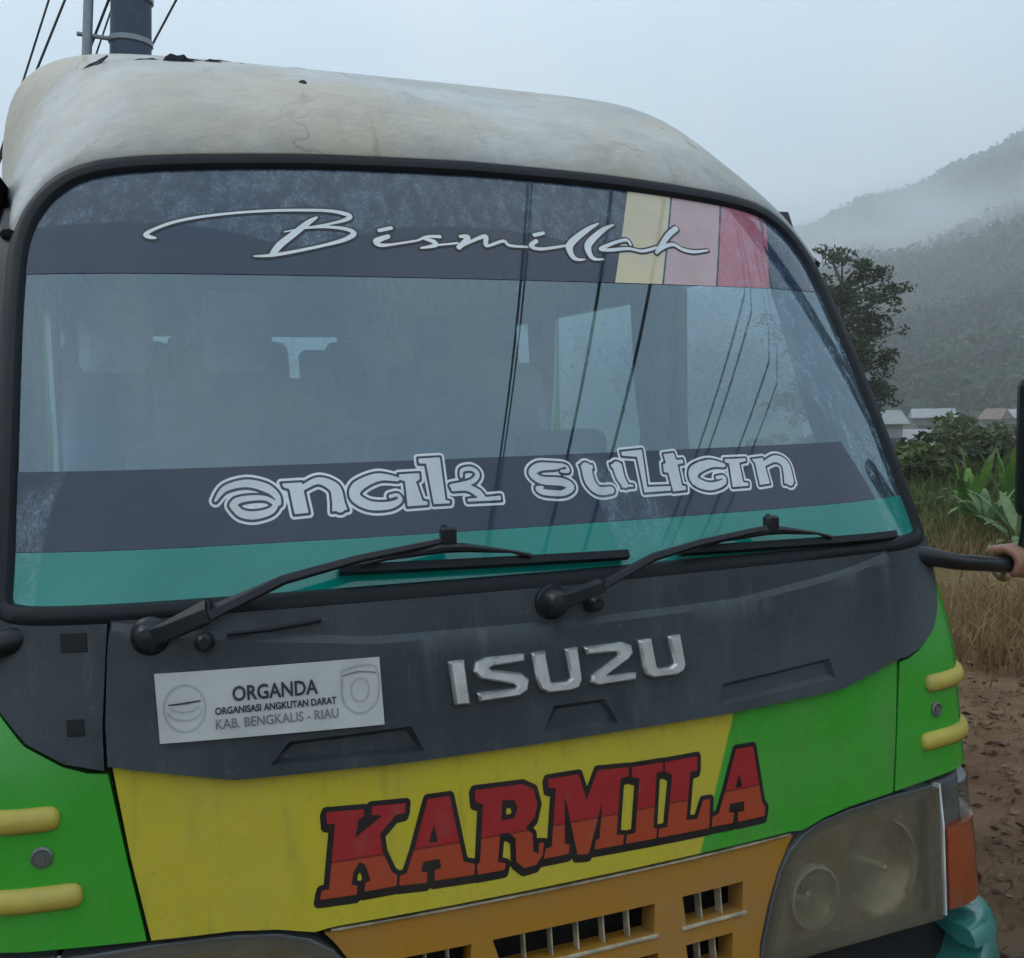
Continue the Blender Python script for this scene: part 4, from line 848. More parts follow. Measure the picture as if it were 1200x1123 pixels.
# mirror on its arm, both sides
for s in (1, -1):
    arm = mesh('mirror_arm', *tube_data([(s*0.80, 0.17, 1.236), (s*0.87, 0.125, 1.226), (s*0.95, 0.118, 1.208), (s*1.19, 0.195, 1.170), (s*1.235, 0.215, 1.175)], [0.020, 0.0195, 0.0175, 0.0165, 0.0165], 14), M['blackpl'], bus)
    mesh('mirror_stem', *tube_data([(s*1.235, 0.215, 1.175), (s*1.25, 0.215, 1.24), (s*1.25, 0.20, 1.46)], 0.012, 10), M['blackpl'], arm)
    hd = box('mirror_head', (s*1.276, 0.155, 1.444), (0.205, 0.065, 0.325), M['blackpl'], arm, 0.028, Matrix.Rotation(R(-6*s), 3, 'Z'))
    g_ = box('mirror_glass', (s*1.276, 0.1905, 1.444), (0.150, 0.004, 0.27), M['chrome'], arm, 0.001, Matrix.Rotation(R(-6*s), 3, 'Z'))
for (i0, s, t, w, h, lf, sd_) in ((NA-18, -1, 0.53, 0.09, 0.05, 0.020, 1), (NA-16, -1, 0.56, 0.13, 0.05, 0.011, 2), (NA-14, -1, 0.62, 0.12, 0.04, 0.007, 12), (NA-11, -1, 0.38, 0.035, 0.05, 0.010, 3),
                               (NA-7, 1, 0.64, 0.14, 0.05, 0.008, 4), (NA-9, 1, 0.60, 0.15, 0.05, 0.008, 14), (NA-11, 1, 0.66, 0.10, 0.04, 0.006, 5), (NA-10, 1, 0.10, 0.045, 0.022, 0.006, 6), (NA-24, -1, 0.55, 0.12, 0.04, 0.006, 8), (NA-13, -1, 0.58, 0.10, 0.05, 0.006, 21), (NA-8, -1, 0.62, 0.16, 0.04, 0.006, 22), (NA-5, 1, 0.62, 0.18, 0.05, 0.007, 23), (NA-8, 1, 0.55, 0.12, 0.06, 0.007, 24), (NA-13, 1, 0.62, 0.10, 0.04, 0.006, 25), (NA-20, -1, 0.54, 0.10, 0.04, 0.008, 26), (NA-4, -1, 0.66, 0.12, 0.03, 0.005, 9), (NA-3, 1, 0.30, 0.03, 0.012, 0.003, 16)):
    flap('torn_flap', i0, s, t, w, h, lf, sd_)

# ================================================================== terrain
CX, CY = -0.697, -1.557
def pol(az, r): return CX+r*math.sin(R(az)), CY+r*math.cos(R(az))
def fbm(x, y, s, o=4): return noise.fractal(Vector((x*s, y*s, 3.7)), 1.0, 2.0, o)
def gz(x, y):
    r = math.hypot(x-CX, y-CY)
    h = -5.5*smst(13.0, 62, r)+0.25*smst(9, 16, r)*fbm(x, y, 0.12)*min(1, r/40+0.3)
    k = smst(1.6, 3.2, max(abs(x)-0.6, -y+0.4 if y < 0.4 else 0, 0)) if -1 < y < 6 else 1.0
    h += (0.035*fbm(x, y, 0.9)+0.018*fbm(x, y, 3.1, 3))*(0.35+0.65*k)
    return h
def polar_mesh(name, rings, azs, hf, mat):
    V = []; F = []; n = len(azs)
    for r in rings:
        for a in azs:
            x, y = pol(a, r); V.append((x, y, hf(x, y, r, a)))
    for i in range(len(rings)-1):
        for k in range(n):
            a, b = i*n+k, i*n+(k+1) % n; F.append((a, a+n, b+n, b))
    return mesh(name, V, F, mat, None, sharp=0)
def ground_mat():
    t = NT('soil_and_field'); x, y, z = t.xyz(t.wpos())
    dx = t.math('SUBTRACT', x, CX); dy = t.math('SUBTRACT', y, CY)
    r = t.math('SQRT', t.math('ADD', t.math('MULTIPLY', dx, dx), t.math('MULTIPLY', dy, dy)))
    r = t.math('ADD', r, t.math('MULTIPLY', t.math('SUBTRACT', t.noise(0.7, 4), 0.5), 3.0))
    n1 = t.noise(2.2, 8, 0.7); n2 = t.noise(24, 8, 0.75)
    soil = t.mix(t.ramp(n1, 0.3, 0.7), (0.155, 0.085, 0.048), (0.30, 0.18, 0.105))
    soil = t.mix(t.ramp(n2, 0.45, 0.72, 0, 0.6), soil, (0.27, 0.19, 0.125))
    soil = t.mix(t.ramp(t.noise(60, 5, 0.8), 0.58, 0.7, 0, 0.7), soil, (0.05, 0.03, 0.02))
    straw = t.mix(t.ramp(n2, 0.35, 0.7), (0.12, 0.085, 0.035), (0.24, 0.18, 0.075))
    green = t.mix(t.ramp(n2, 0.35, 0.7), (0.022, 0.040, 0.012), (0.06, 0.085, 0.025))
    c = t.mix(t.ramp(r, 6.2, 7.6), soil, straw); c = t.mix(t.ramp(r, 10.5, 13.0), c, green)
    return t.done(t.bsdf(c, 0.95, 0, t.bump(t.noise(14, 9, 0.75), 0.9, 0.05), Specular_IOR_Level=0.2))
rings = [0.0]+[0.5*1.045**k for k in range(0, 133)]
rings = [r for r in rings if r < 168]+[168]
fine = [30+0.45*k for k in range(54)]; coarse = [54.3+(360-24.3-0)*k/110 for k in range(1, 110)]
ground = tag(polar_mesh('ground', rings, fine+coarse, lambda x, y, r, a: gz(x, y), ground_mat()), 'brown bare soil turning to dry grass and green field', None, None, 'structure')
# hill
EL = [(-180, 6), (-120, 7), (-60, 5), (-20, 4.5), (0, 5.5), (20, 7.2), (30, 6.6), (36.6, 8.1), (39.7, 9.5), (41.8, 9.8), (44.7, 11.1), (47.6, 12.4), (55, 15.5), (65, 17), (80, 15), (110, 11), (150, 8), (180, 6)]
RR = 850
def hill_h(x, y, r, a):
    a = (a+180) % 360-180; e = math.tan(R(float(np.interp(a, [p[0] for p in EL], [p[1] for p in EL]))))*RR
    t = (r-150)/(RR-150)
    g = (max(t, 0)**1.25) if t <= 1 else 1-0.5*(t-1)
    k = min(1, max(0, t)*3)
    return -7.0+(e+7+1.58)*g+k*(14*fbm(x, y, 0.006, 5)*(0.35 if 0.9 < t < 1.15 else 1.0)+2.5*fbm(x, y, 0.03))-3.0*max(0, -t*8)
hm = NT('hill_forest_floor'); hn = hm.noise(0.05, 8, 0.7)
hillm = hm.done(hm.bsdf(hm.mix(hm.ramp(hn, 0.35, 0.65), (0.020, 0.036, 0.016), (0.060, 0.080, 0.035)), 0.95, 0, None, Specular_IOR_Level=0.1))
hr = [140, 150, 165]+[165+25*k for k in range(1, 50)]
hill = tag(polar_mesh('hill', hr, [24+0.6*k for k in range(60)]+[60+3*k for k in range(1, 108)], hill_h, hillm), 'misty forested hill rising behind the village', None, None, 'structure')
# ---- foliage materials
def leaf_mat(name, a, b, rough=0.6, sc_=3.0, trans=0.25):
    t = NT(name); nz = t.noise(sc_, 4, 0.6, vec=t.wpos()); c = t.mix(t.ramp(nz, 0.3, 0.7), a, b)
    d = t.bsdf(c, rough, 0, None, Specular_IOR_Level=0.3); tr = t.n('ShaderNodeBsdfTranslucent'); t.l(c, tr.inputs[0])
    m = t.n('ShaderNodeMixShader'); m.inputs[0].default_value = trans; t.l(d, m.inputs[1]); t.l(tr.outputs[0], m.inputs[2]); return t.done(m.outputs[0])
M['lf_dark'] = leaf_mat('dark_leaves', (0.022, 0.036, 0.012), (0.075, 0.090, 0.034), sc_=1.4)
M['lf_mid'] = leaf_mat('mid_leaves', (0.045, 0.065, 0.020), (0.125, 0.150, 0.050), sc_=1.2)
M['lf_light'] = leaf_mat('light_leaves', (0.075, 0.17, 0.028), (0.15, 0.27, 0.055), sc_=4)
M['lf_pale'] = leaf_mat('pale_leaves', (0.10, 0.18, 0.075), (0.22, 0.31, 0.15), sc_=5)
M['lf_far'] = leaf_mat('far_canopy', (0.014, 0.030, 0.014), (0.050, 0.075, 0.030), sc_=0.08)
M['straw'] = leaf_mat('dry_grass', (0.17, 0.105, 0.045), (0.38, 0.265, 0.125), 0.8, 6)
M['grassg'] = leaf_mat('green_grass', (0.045, 0.075, 0.018), (0.13, 0.16, 0.045), 0.7, 5)
M['litter'] = leaf_mat('leaf_litter', (0.060, 0.032, 0.018), (0.27, 0.17, 0.095), 0.85, 11, 0.1)
M['clod'] = simple('soil_clod', (0.13, 0.082, 0.056), 0.95, var=0.4, scale=9)
M['bark'] = simple('bark', (0.075, 0.060, 0.048), 0.9, var=0.3, scale=9, bmp=0.6, bscale=25)
def leaves(centers, size, rg, flat=0.3, aspect=1.9):
    C = np.asarray(centers); n = len(C); a = rg.normal(size=(n, 3)); a[:, 2] *= (1-flat); a /= np.linalg.norm(a, axis=1)[:, None]
    b = rg.normal(size=(n, 3)); b -= (b*a).sum(1)[:, None]*a; b /= np.linalg.norm(b, axis=1)[:, None]
    s = (size*(0.6+0.8*rg.random(n)))[:, None]; a = a*s*aspect*0.5; b = b*s*0.5
    V = np.stack([C-a, C+b*0.9-a*0.1, C+a, C-b*0.9-a*0.1], 1).reshape(-1, 3)
    F = [(4*i, 4*i+1, 4*i+2, 4*i+3) for i in range(n)]
    return V, F
def tree(name, loc, h, rad, nleaf, lsize, mat, seed, label, cat='tree', group=None, cone=0.5, base=0.25, gaps=0.5, limbs=9):
    rg = np.random.default_rng(seed); rd = random.Random(seed); root = empty(name, loc); tag(root, label, cat, group)
    tv = []; tf = []
    def addt(pts, rr, n=7):
        v, f = tube_data(pts, rr, n); b = len(tv); tv.extend(v); tf.extend([tuple(i+b for i in q) for q in f])
    lean = Vector((rd.uniform(-0.04, 0.04)*h, rd.uniform(-0.04, 0.04)*h, 0)); tp = [Vector((0, 0, -0.3)), Vector((0, 0, h*0.3))+lean*0.3, Vector((0, 0, h*0.65))+lean*0.7, Vector((0, 0, h*0.93))+lean]
    r0 = h*0.018+0.02; addt(tp, [r0*1.3, r0, r0*0.6, r0*0.15])
    tips = []
    for k in range(limbs):
        t = base+(0.95-base)*(k+rd.random()*0.6)/limbs; az = k*2.4+rd.random()
        wid = rad*((1-cone)+cone*(1-t)/(1-base))*rd.uniform(0.7, 1.15)
        p0 = Vector((0, 0, h*t*0.93))+lean*t; d = Vector((math.cos(az), math.sin(az), rd.uniform(0.05, 0.45)))
        p1 = p0+d*wid*0.5+Vector((0, 0, 0.02*h)); p2 = p0+d*wid+Vector((0, 0, rd.uniform(-0.02, 0.05)*h))
        addt([p0, p1, p2], [r0*0.45, r0*0.28, r0*0.08], 5)
        for q in (0.55, 0.8, 1.0):
            c = p0.lerp(p2, q)+Vector((0, 0, 0.03*h)); tips.append((c, wid*0.34*(1.2-0.3*q)))
            for _ in range(2):
                o = Vector((rd.gauss(0, 1), rd.gauss(0, 1), rd.gauss(0, 0.5)))*wid*0.25; tips.append((c+o, wid*0.24)); addt([c-Vector((0, 0, 0.03*h)), c+o], [r0*0.10, r0*0.04], 4)
    tips.append((tp[-1]+Vector((0, 0, 0.02*h)), rad*0.22))
    w = np.array([t[1]**1.5 for t in tips]); w /= w.sum(); idx = rg.choice(len(tips), nleaf, p=w)
    C0 = np.array([tuple(t[0]) for t in tips])[idx]; Rr = np.array([t[1] for t in tips])[idx]
    g_ = rg.normal(size=(nleaf, 3)); g_ /= np.linalg.norm(g_, axis=1)[:, None]; g_ *= (rg.random(nleaf)**0.45)[:, None]; g_[:, 2] *= 0.55
    V, F = leaves(C0+g_*Rr[:, None], lsize, rg)
    mesh('trunk', tv, tf, M['bark'], root); o = mesh('crown', V, F, mat, root, smooth=False)
    return root
x, y = pol(38.7, 34); tree('roadside_tree', (x, y, gz(x, y)), 8.2, 1.9, 12000, 0.085, M['lf_dark'], 11, 'tall dark green tree with open layered crown beside the windscreen pillar', cone=0.35, base=0.30, limbs=30)
# forest on the hill: reads as one mass
rg = np.random.default_rng(5); N = 14000
az = np.where(rg.random(N) < 0.75, 27+rg.random(N)*36, rg.random(N)*360); t = rg.random(N)**0.75; rr_ = 170+t*760
ico = bmesh.new(); bmesh.ops.create_icosphere(ico, subdivisions=1, radius=1.0); IV = np.array([v.co[:] for v in ico.verts]); IF = np.array([[v.index for v in f.verts] for f in ico.faces]); ico.free()
nv = len(IV); CC = []
for i in range(N):
    x, y = pol(az[i], rr_[i]); z = hill_h(x, y, rr_[i], az[i]); s = (1.6+2.4*rg.random())*(1+rr_[i]*0.0009)
    g_ = rg.normal(size=(20, 3)); g_ /= np.linalg.norm(g_, axis=1)[:, None]; g_ *= (0.5+0.6*rg.random(20))[:, None]; g_[:, 2] = np.abs(g_[:, 2])*1.3
    CC.append(np.array([x, y, z+s*0.2])+g_*s)
CC = np.concatenate(CC); V, F = leaves(CC, np.repeat(0.75+rr_*0.0022, 20), rg, 0.2, 1.3)
hf_ = mesh('hill_forest', V, [tuple(f) for f in F], M['lf_far'], None, smooth=False); tag(hf_, 'dense forest covering the misty hillside', 'forest', None, 'stuff')
# mid-distance shrubs and small trees on the falling slope
SHR = [(41.8, 17, 1.0, 0.8, 'lf_mid', 'rounded mid green shrub just beyond the grass by the windscreen pillar'), (45.9, 19, 1.0, 0.9, 'lf_dark', 'dark low shrub behind the pale broad leaved plant'),
       (43.9, 24, 1.25, 1.3, 'lf_dark', 'dark bush below the long grey village roof'), (47.4, 22, 1.3, 1.4, 'lf_mid', 'spreading green bush beside the black mirror'),
       (44.65, 38, 4.2, 0.85, 'lf_mid', 'slim young tree standing in front of the village roofs'), (42.4, 33, 1.9, 1.7, 'lf_mid', 'wide low bush under the white village roof'),
       (46.2, 46, 3.1, 2.0, 'lf_dark', 'dark round tree below the red roofed house'), (41.0, 47, 3.4, 2.2, 'lf_dark', 'dark round tree by the foot of the tall roadside tree'),
       (48.4, 40, 3.2, 2.0, 'lf_mid', 'leafy tree on the slope behind the black mirror'), (43.3, 62, 3.2, 2.4, 'lf_dark', 'broad dark tree in the valley near the white roof'),
       (45.3, 70, 3.0, 2.8, 'lf_mid', 'broad green tree in the valley between the houses'), (39.0, 52, 4.0, 2.6, 'lf_dark', 'valley tree hidden behind the tall roadside tree'),
       (36.5, 20, 1.2, 1.2, 'lf_mid', 'low shrub beyond the grass behind the bus'), (51.0, 18, 1.2, 1.3, 'lf_mid', 'low shrub beyond the grass past the mirror'),
       (44.6, 29, 1.5, 1.4, 'lf_mid', 'mid green bush below the slim young tree'), (46.9, 31, 1.7, 1.5, 'lf_dark', 'dark bush between the pale plant and the red roofed house')]
for k, (a, r, h, rad, mm, lb) in enumerate(SHR):
    x, y = pol(a, r); tree('shrub' if h < 3 else 'valley_tree', (x, y, gz(x, y)-0.1), h*0.88, rad, 3200, 0.045+r*0.0016, M[mm], 30+k, lb, 'shrub' if h < 3 else 'tree', 'bushes and trees on the slope', 0.25, 0.12, limbs=9)
# ---- village houses
M['tin'] = simple('tin_roof', (0.26, 0.27, 0.28), 0.5, 0.2, var=0.25, scale=1.5, dirt=((0.20, 0.13, 0.09), 0.5))
M['tinw'] = simple('white_roof', (0.24, 0.25, 0.25), 0.5, var=0.12, scale=1.5)
M['redroof'] = simple('red_roof', (0.19, 0.125, 0.105), 0.7, var=0.25, scale=1.5)
M['wallw'] = simple('house_plaster', (0.24, 0.235, 0.22), 0.85, var=0.12, scale=1.0)
M['wallb'] = simple('house_boards', (0.20, 0.165, 0.13), 0.85, var=0.2, scale=1.0)
M['winb'] = simple('house_window', (0.03, 0.035, 0.04), 0.2)
def house(a, r, w, d, zr, rot, roofm, wallm, label):
    x, y = pol(a, r); z0 = gz(x, y)-0.2; h = zr-z0-1.1
    root = empty('village_house', (x, y, z0)); root.rotation_euler.z = R(-a+rot); tag(root, label, 'house', 'village houses in the valley')
    box('wall', (0, 0, h/2), (w, d, h), wallm, root)
    rv = [(-w/2-0.5, -d/2-0.6, h-0.1), (w/2+0.5, -d/2-0.6, h-0.1), (w/2+0.5, d/2+0.6, h-0.1), (-w/2-0.5, d/2+0.6, h-0.1), (-w/2-0.3, 0, h+1.1), (w/2+0.3, 0, h+1.1)]
    o = mesh('roof', rv, [(0, 1, 5, 4), (2, 3, 4, 5), (0, 4, 3), (1, 2, 5)], roofm, root, smooth=False); md = o.modifiers.new('t', 'SOLIDIFY'); md.thickness = 0.12
    bm = bmesh.new(); add_box(bm, (0.1*w, -d/2-0.02, h*0.36), (0.9, 0.08, min(2.0, h*0.7))); bm_obj('door', bm, M['wallb'], root, smooth=False)
    for fx in (-0.32, -0.12, 0.34):
        bm = bmesh.new(); add_box(bm, (fx*w, -d/2-0.02, h*0.52), (0.9, 0.08, min(1.0, h*0.4))); wdw = bm_obj('window', bm, M['winb'], root, smooth=False)
    return root
house(43.2, 150, 5.0, 3, -1.2, 8, M['tin'], M['wallb'], 'village house with a long weathered grey tin roof')
house(46.2, 130, 1.8, 2.2, -0.9, -25, M['redroof'], M['wallw'], 'white walled village house with a faded red roof')
house(42.6, 115, 3.6, 2.2, -2.7, -4, M['tinw'], M['wallw'], 'low village house with a long whitish roof beside the pillar')
house(44.25, 82, 2.8, 3, -2.4, 10, M['tinw'], M['wallb'], 'small whitish roofed hut in the middle of the bushes')
house(41.0, 100, 1.8, 2.5, -0.4, 20, M['tinw'], M['wallw'], 'narrow white house by the foot of the tall tree')
house(47.2, 160, 4, 3, -1.6, -10, M['tin'], M['wallw'], 'pale house with grey roof beside the red roofed house')
house(38.5, 140, 8, 6, -0.6, 15, M['redroof'], M['wallw'], 'red roofed house behind the tall roadside tree')
# ---- near broad-leaved plants at the field edge
def broad_leaf(L, w, droop, up, az, seed):
    rd = random.Random(seed); V = []; F = []; n = 8; d = Vector((math.cos(az), math.sin(az), 0)); sd_ = Vector((-math.sin(az), math.cos(az), 0))
    for k in range(n+1):
        t = k/n; p = d*(L*t*math.cos(up)*(1-0.1*t))+Vector((0, 0, L*t*math.sin(up)-droop*L*t*t)); ww = w*max(0.06, math.sin(math.pi*min(1, t*0.86+0.12))**0.8)*(0.25 if t < 0.12 else 1)
        j = 1+0.12*rd.uniform(-1, 1)
        V += [p+sd_*ww*0.5*j+Vector((0, 0, 0.12*ww)), p, p-sd_*ww*0.5*j+Vector((0, 0, 0.12*ww))]
    for k in range(n):
        for q in range(2): a = k*3+q; F.append((a, a+1, a+4, a+3))
    return V, F
def broad_plant(a, r, n, L, w, mm, up, label, seed):
    rd = random.Random(seed); x, y = pol(a, r); root = empty('broad_leaf_plant', (x, y, gz(x, y)-0.03)); tag(root, label, 'plant', 'broad leaved plants at the field edge')
    mesh('stem', *tube_data([(0, 0, -0.05), (0.01, 0, 0.12*L*2), (0.0, 0.01, 0.25*L)], [0.03, 0.025, 0.012], 7), M['lf_mid'], root)
    for k in range(n):
        v, f = broad_leaf(L*rd.uniform(0.65, 1.1), w*rd.uniform(0.8, 1.15), rd.uniform(0.25, 0.6), up+rd.uniform(-0.25, 0.3), k*2.4+rd.random()*0.8, seed*50+k)
        mesh('leaf', [p+Vector((0, 0, 0.15*L)) for p in v], f, mm, root, sharp=0)
broad_plant(44.9, 11.4, 16, 1.15, 0.09, M['lf_light'], 1.25, 'bright green upright broad leaved plant at the field edge', 3)
broad_plant(46.1, 11.0, 20, 1.0, 0.085, M['lf_pale'], 0.95, 'pale green drooping broad leaved plant beside the bright green one', 4)
broad_plant(47.5, 10.4, 18, 0.95, 0.11, M['lf_pale'], 0.75, 'grey green broad leaved plant behind the hand on the mirror arm', 5)
broad_plant(43.4, 12.6, 8, 0.62, 0.12, M['lf_mid'], 1.0, 'small mid green plant at the field edge by the windscreen pillar', 6)
broad_plant(42.2, 11.8, 8, 0.62, 0.12, M['lf_mid'], 1.0, 'low dark green plant just outside the green bus corner', 7)
broad_plant(45.5, 12.6, 14, 1.25, 0.09, M['lf_mid'], 1.1, 'tall mid green broad leaved plant between the bright and the pale one', 9)
broad_plant(46.9, 12.0, 14, 1.2, 0.09, M['lf_light'], 1.2, 'tall bright green plant behind the pale drooping one', 10)
broad_plant(49.5, 11.5, 10, 0.85, 0.18, M['lf_light'], 1.0, 'light green broad leaved plant past the side mirror', 8)
# ---- grasses, litter, clods (uncountable)
def blades(name, n, r0, r1, a0, a1, h0, h1, w, mat, seed, label, dens=None):
    rg = np.random.default_rng(seed); V = []; F = []
    for i in range(n):
        r = math.sqrt(r0*r0+rg.random()*(r1*r1-r0*r0)); a = a0+rg.random()*(a1-a0); x, y = pol(a, r)
        if abs(x) < 1.25 and -0.6 < y < 5.8: continue
        if fbm(x, y, 0.8, 3) < -0.35+0.9*rg.random()*0.6-0.2: continue
        z = gz(x, y)-0.02; h = h0+(h1-h0)*rg.random()**1.5; th = rg.random()*6.283; ln = rg.normal(0, 0.35, 2)*h
        wx, wy = math.cos(th)*w*0.5, math.sin(th)*w*0.5; b = len(V)
        V += [(x-wx, y-wy, z), (x+wx, y+wy, z), (x+wx*0.7+ln[0]*0.35, y+wy*0.7+ln[1]*0.35, z+h*0.55), (x-wx*0.7+ln[0]*0.35, y-wy*0.7+ln[1]*0.35, z+h*0.55), (x+ln[0], y+ln[1], z+h*(0.75+0.25*rg.random()))]
        F += [(b, b+1, b+2, b+3), (b+3, b+2, b+4)]
    o = mesh(name, V, F, mat, None, smooth=False); tag(o, label, 'grass', None, 'stuff')
blades('dry_grass', 26000, 6.0, 12.0, 28, 66, 0.08, 0.42, 0.012, M['straw'], 1, 'tall dry straw coloured grass beyond the bare soil')
blades('dry_stubble', 7000, 3.0, 7.5, 28, 80, 0.02, 0.09, 0.008, M['straw'], 2, 'short dry stubble scattered over the bare soil')
blades('green_grass', 16000, 10.0, 17.0, 28, 66, 0.15, 0.62, 0.016, M['grassg'], 3, 'green grass and weeds at the far edge of the field')
rg = np.random.default_rng(9); pts = []
for i in range(15000):
    r = 2.4+rg.random()**0.8*6.0; a = rg.random()*150-20; x, y = pol(a, r)
    if abs(x) < 1.0 and -0.2 < y < 5.4: continue
    pts.append((x, y, gz(x, y)+0.006+0.01*rg.random()))
V, F = leaves(pts, 0.020, rg, 0.80, 2.1)
tag(mesh('leaf_litter', V, F, M['litter'], None, smooth=False), 'dead leaves and husks littering the brown soil', 'leaves', None, 'stuff')
V = []; F = []
for i in range(5000):
    r = 2.4+rg.random()*6.0; a = rg.random()*150-20; x, y = pol(a, r)
    if abs(x) < 1.0 and -0.2 < y < 5.4: continue
    s = 0.008+0.026*rg.random()**3; V.append(IV*(1+0.25*rg.normal(size=(nv, 1)))*np.array([s, s, s*0.6])+np.array([x, y, gz(x, y)+s*0.2])); F.append(IF+len(F)*nv)
V = np.concatenate(V); F = np.concatenate(F)
tag(mesh('soil_clods', V, [tuple(f) for f in F], M['clod'], None, smooth=False), 'crumbly clods scattered on the bare brown soil', 'soil', None, 'stuff')
# ---- utility pole behind the bus, with its cables
def sag(p, q, s, n=14):
    p, q = Vector(p), Vector(q); return [p.lerp(q, t)-Vector((0, 0, s*4*t*(1-t))) for t in [k/(n-1) for k in range(n)]]
px_, py_ = pol(-0.15, 9.6)
up = empty('utility_pole', (px_, py_, 0)); tag(up, 'dark steel utility pole with metal bands rising behind the bus roof', 'pole')
tl_ = 0.055
mesh('shaft', *tube_data([(0, 0, -0.5), (tl_*4.5, 0, 4.5), (tl_*8.5, 0, 8.5)], [0.175, 0.168, 0.13], 24), M['pole'], up)
def on(z): return tl_*z
for z in (4.62, 4.98, 6.4):
    mesh('band', *lathe_data([(0.172, -0.025), (0.180, -0.02), (0.180, 0.02), (0.172, 0.025)], (on(z), 0, z), (tl_, 0, 1), 24), M['galv'], up)
bt = mesh('bracket', *tube_data([(on(4.62)-0.16, -0.05, 4.62), (on(4.62)-0.42, -0.06, 4.63)], 0.018, 8), M['galv'], up)
mesh('riser_pipe', *tube_data([(on(4.3)-0.345, -0.08, 4.30), (on(6.3)-0.30, -0.08, 6.30)], 0.040, 12), M['galv'], up)
for z in (6.9, 7.6):
    box('crossarm', (on(z), -0.18, z), (1.5, 0.09, 0.11), M['galv'], up, 0.01)
    for k in (-0.65, -0.3, 0.3, 0.65): lathe('insulator', [(0.02, 0), (0.05, 0.02), (0.03, 0.05), (0.05, 0.07), (0.03, 0.11), (0.0001, 0.12)], (on(z)+k, -0.18, z+0.055), (0, 0, 1), M['plate'], up, 12)
for k, (x1, x0, r_) in enumerate(((0.0, -2.92, 0.011), (0.33, -2.58, 0.012), (0.31, -2.36, 0.008), (0.52, -2.84, 0.007), (-0.16, -2.83, 0.009))):
    o = mesh('service_cable', *tube_data(sag((x1, py_-0.18, 7.2+0.1*k), (x0, py_+0.25*k, 0.2), 0.03), r_, 6), M['cable'])
    tag(o, 'thin dark cable slanting down from the utility pole behind the bus', 'cable', 'service cables of the utility pole')
o = mesh('guy_wire', *tube_data(sag((px_+on(4.62)+0.17, py_, 4.62), (1.2, py_, 7.5), 0.02), 0.010, 6), M['cable']); tag(o, 'thin wire rising to the right from the pole band', 'cable')
# overhead line along the road (seen mirrored in the windscreen)
for yy, nm in ((0.4, 'beside'), (-26, 'behind')):
    lp = empty('line_pole', (3.9, yy, 0)); tag(lp, 'tall line pole with a wide crossarm beside the bus' if yy > 0 else 'tall line pole with a wide crossarm down the road', 'pole')
    mesh('shaft', *tube_data([(0, 0.25, -0.5), (0, 0.25, 7.2)], [0.15, 0.11], 18), M['pole'], lp)
    box('crossarm', (-0.2, 0.09, 6.42), (4.0, 0.10, 0.12), M['galv'], lp, 0.01)
    mesh('brace', *tube_data([(0, 0.16, 5.5), (-1.3, 0.09, 6.38)], 0.02, 8), M['galv'], lp); mesh('brace', *tube_data([(0, 0.16, 5.5), (1.2, 0.09, 6.38)], 0.02, 8), M['galv'], lp)
for k, (x, r_) in enumerate(((2.02, 0.012), (2.06, 0.009), (2.87, 0.018), (3.47, 0.020), (4.76, 0.013), (4.93, 0.013), (5.44, 0.013), (5.70, 0.010))):
    o = mesh('overhead_cable', *tube_data([(x, 0.49, 6.50), (x, -2.5, 6.47), (x, -8, 6.42), (x, -16, 6.42), (x, -26, 6.50)], r_, 6), M['cable'])
    tag(o, 'black overhead cable mirrored as a dark line in the windscreen', 'cable', 'overhead cables along the road')

HAZE_D = 0.0015
# ================================================================== person at the side, hand on the mirror arm
def skin_mesh(name, verts, edges, radii, mat, parent, root=0, sub=2):
    me = bpy.data.meshes.new(name); me.from_pydata(verts, edges, []); o = link(name, me, mat, parent)
    md = o.modifiers.new('skin', 'SKIN'); md.use_smooth_shade = True
    for i, r in enumerate(radii):
        sv = me.skin_vertices[0].data[i]; sv.radius = (r, r) if not hasattr(r, '__len__') else r; sv.use_root = (i == root)
    ss = o.modifiers.new('sub', 'SUBSURF'); ss.levels = sub; ss.render_levels = sub
    return o
def sk():
    t = NT('skin'); nz = t.noise(30, 4); c = t.mix(t.ramp(nz, 0.3, 0.7), (0.27, 0.125, 0.085), (0.36, 0.18, 0.125))
    return t.done(t.bsdf(c, 0.5, 0, t.bump(t.noise(180, 3), 0.15, 0.002), Subsurface_Weight=0.08, Subsurface_Radius=(0.01, 0.004, 0.002)))
M['skin'] = sk(); M['shirt'] = simple('dark_shirt', (0.012, 0.013, 0.017), 0.85, var=0.25, bmp=0.3, bscale=40); M['trousers'] = simple('trousers', (0.03, 0.035, 0.05), 0.85); M['hair'] = simple('hair', (0.008, 0.007, 0.006), 0.5); M['sandal'] = simple('sandal', (0.03, 0.02, 0.015), 0.7)
PX, PY = 2.02, 0.55
man = empty('person', (PX, PY, 0)); tag(man, 'person in dark clothes standing beside the bus, gripping the mirror arm', 'person')
def L(x, y, z): return (x-PX, y-PY, z)
G = Vector((1.180, 0.190, 1.173)); BD = (Vector((1.19, 0.195, 1.170))-Vector((0.96, 0.108, 1.206))).normalized()
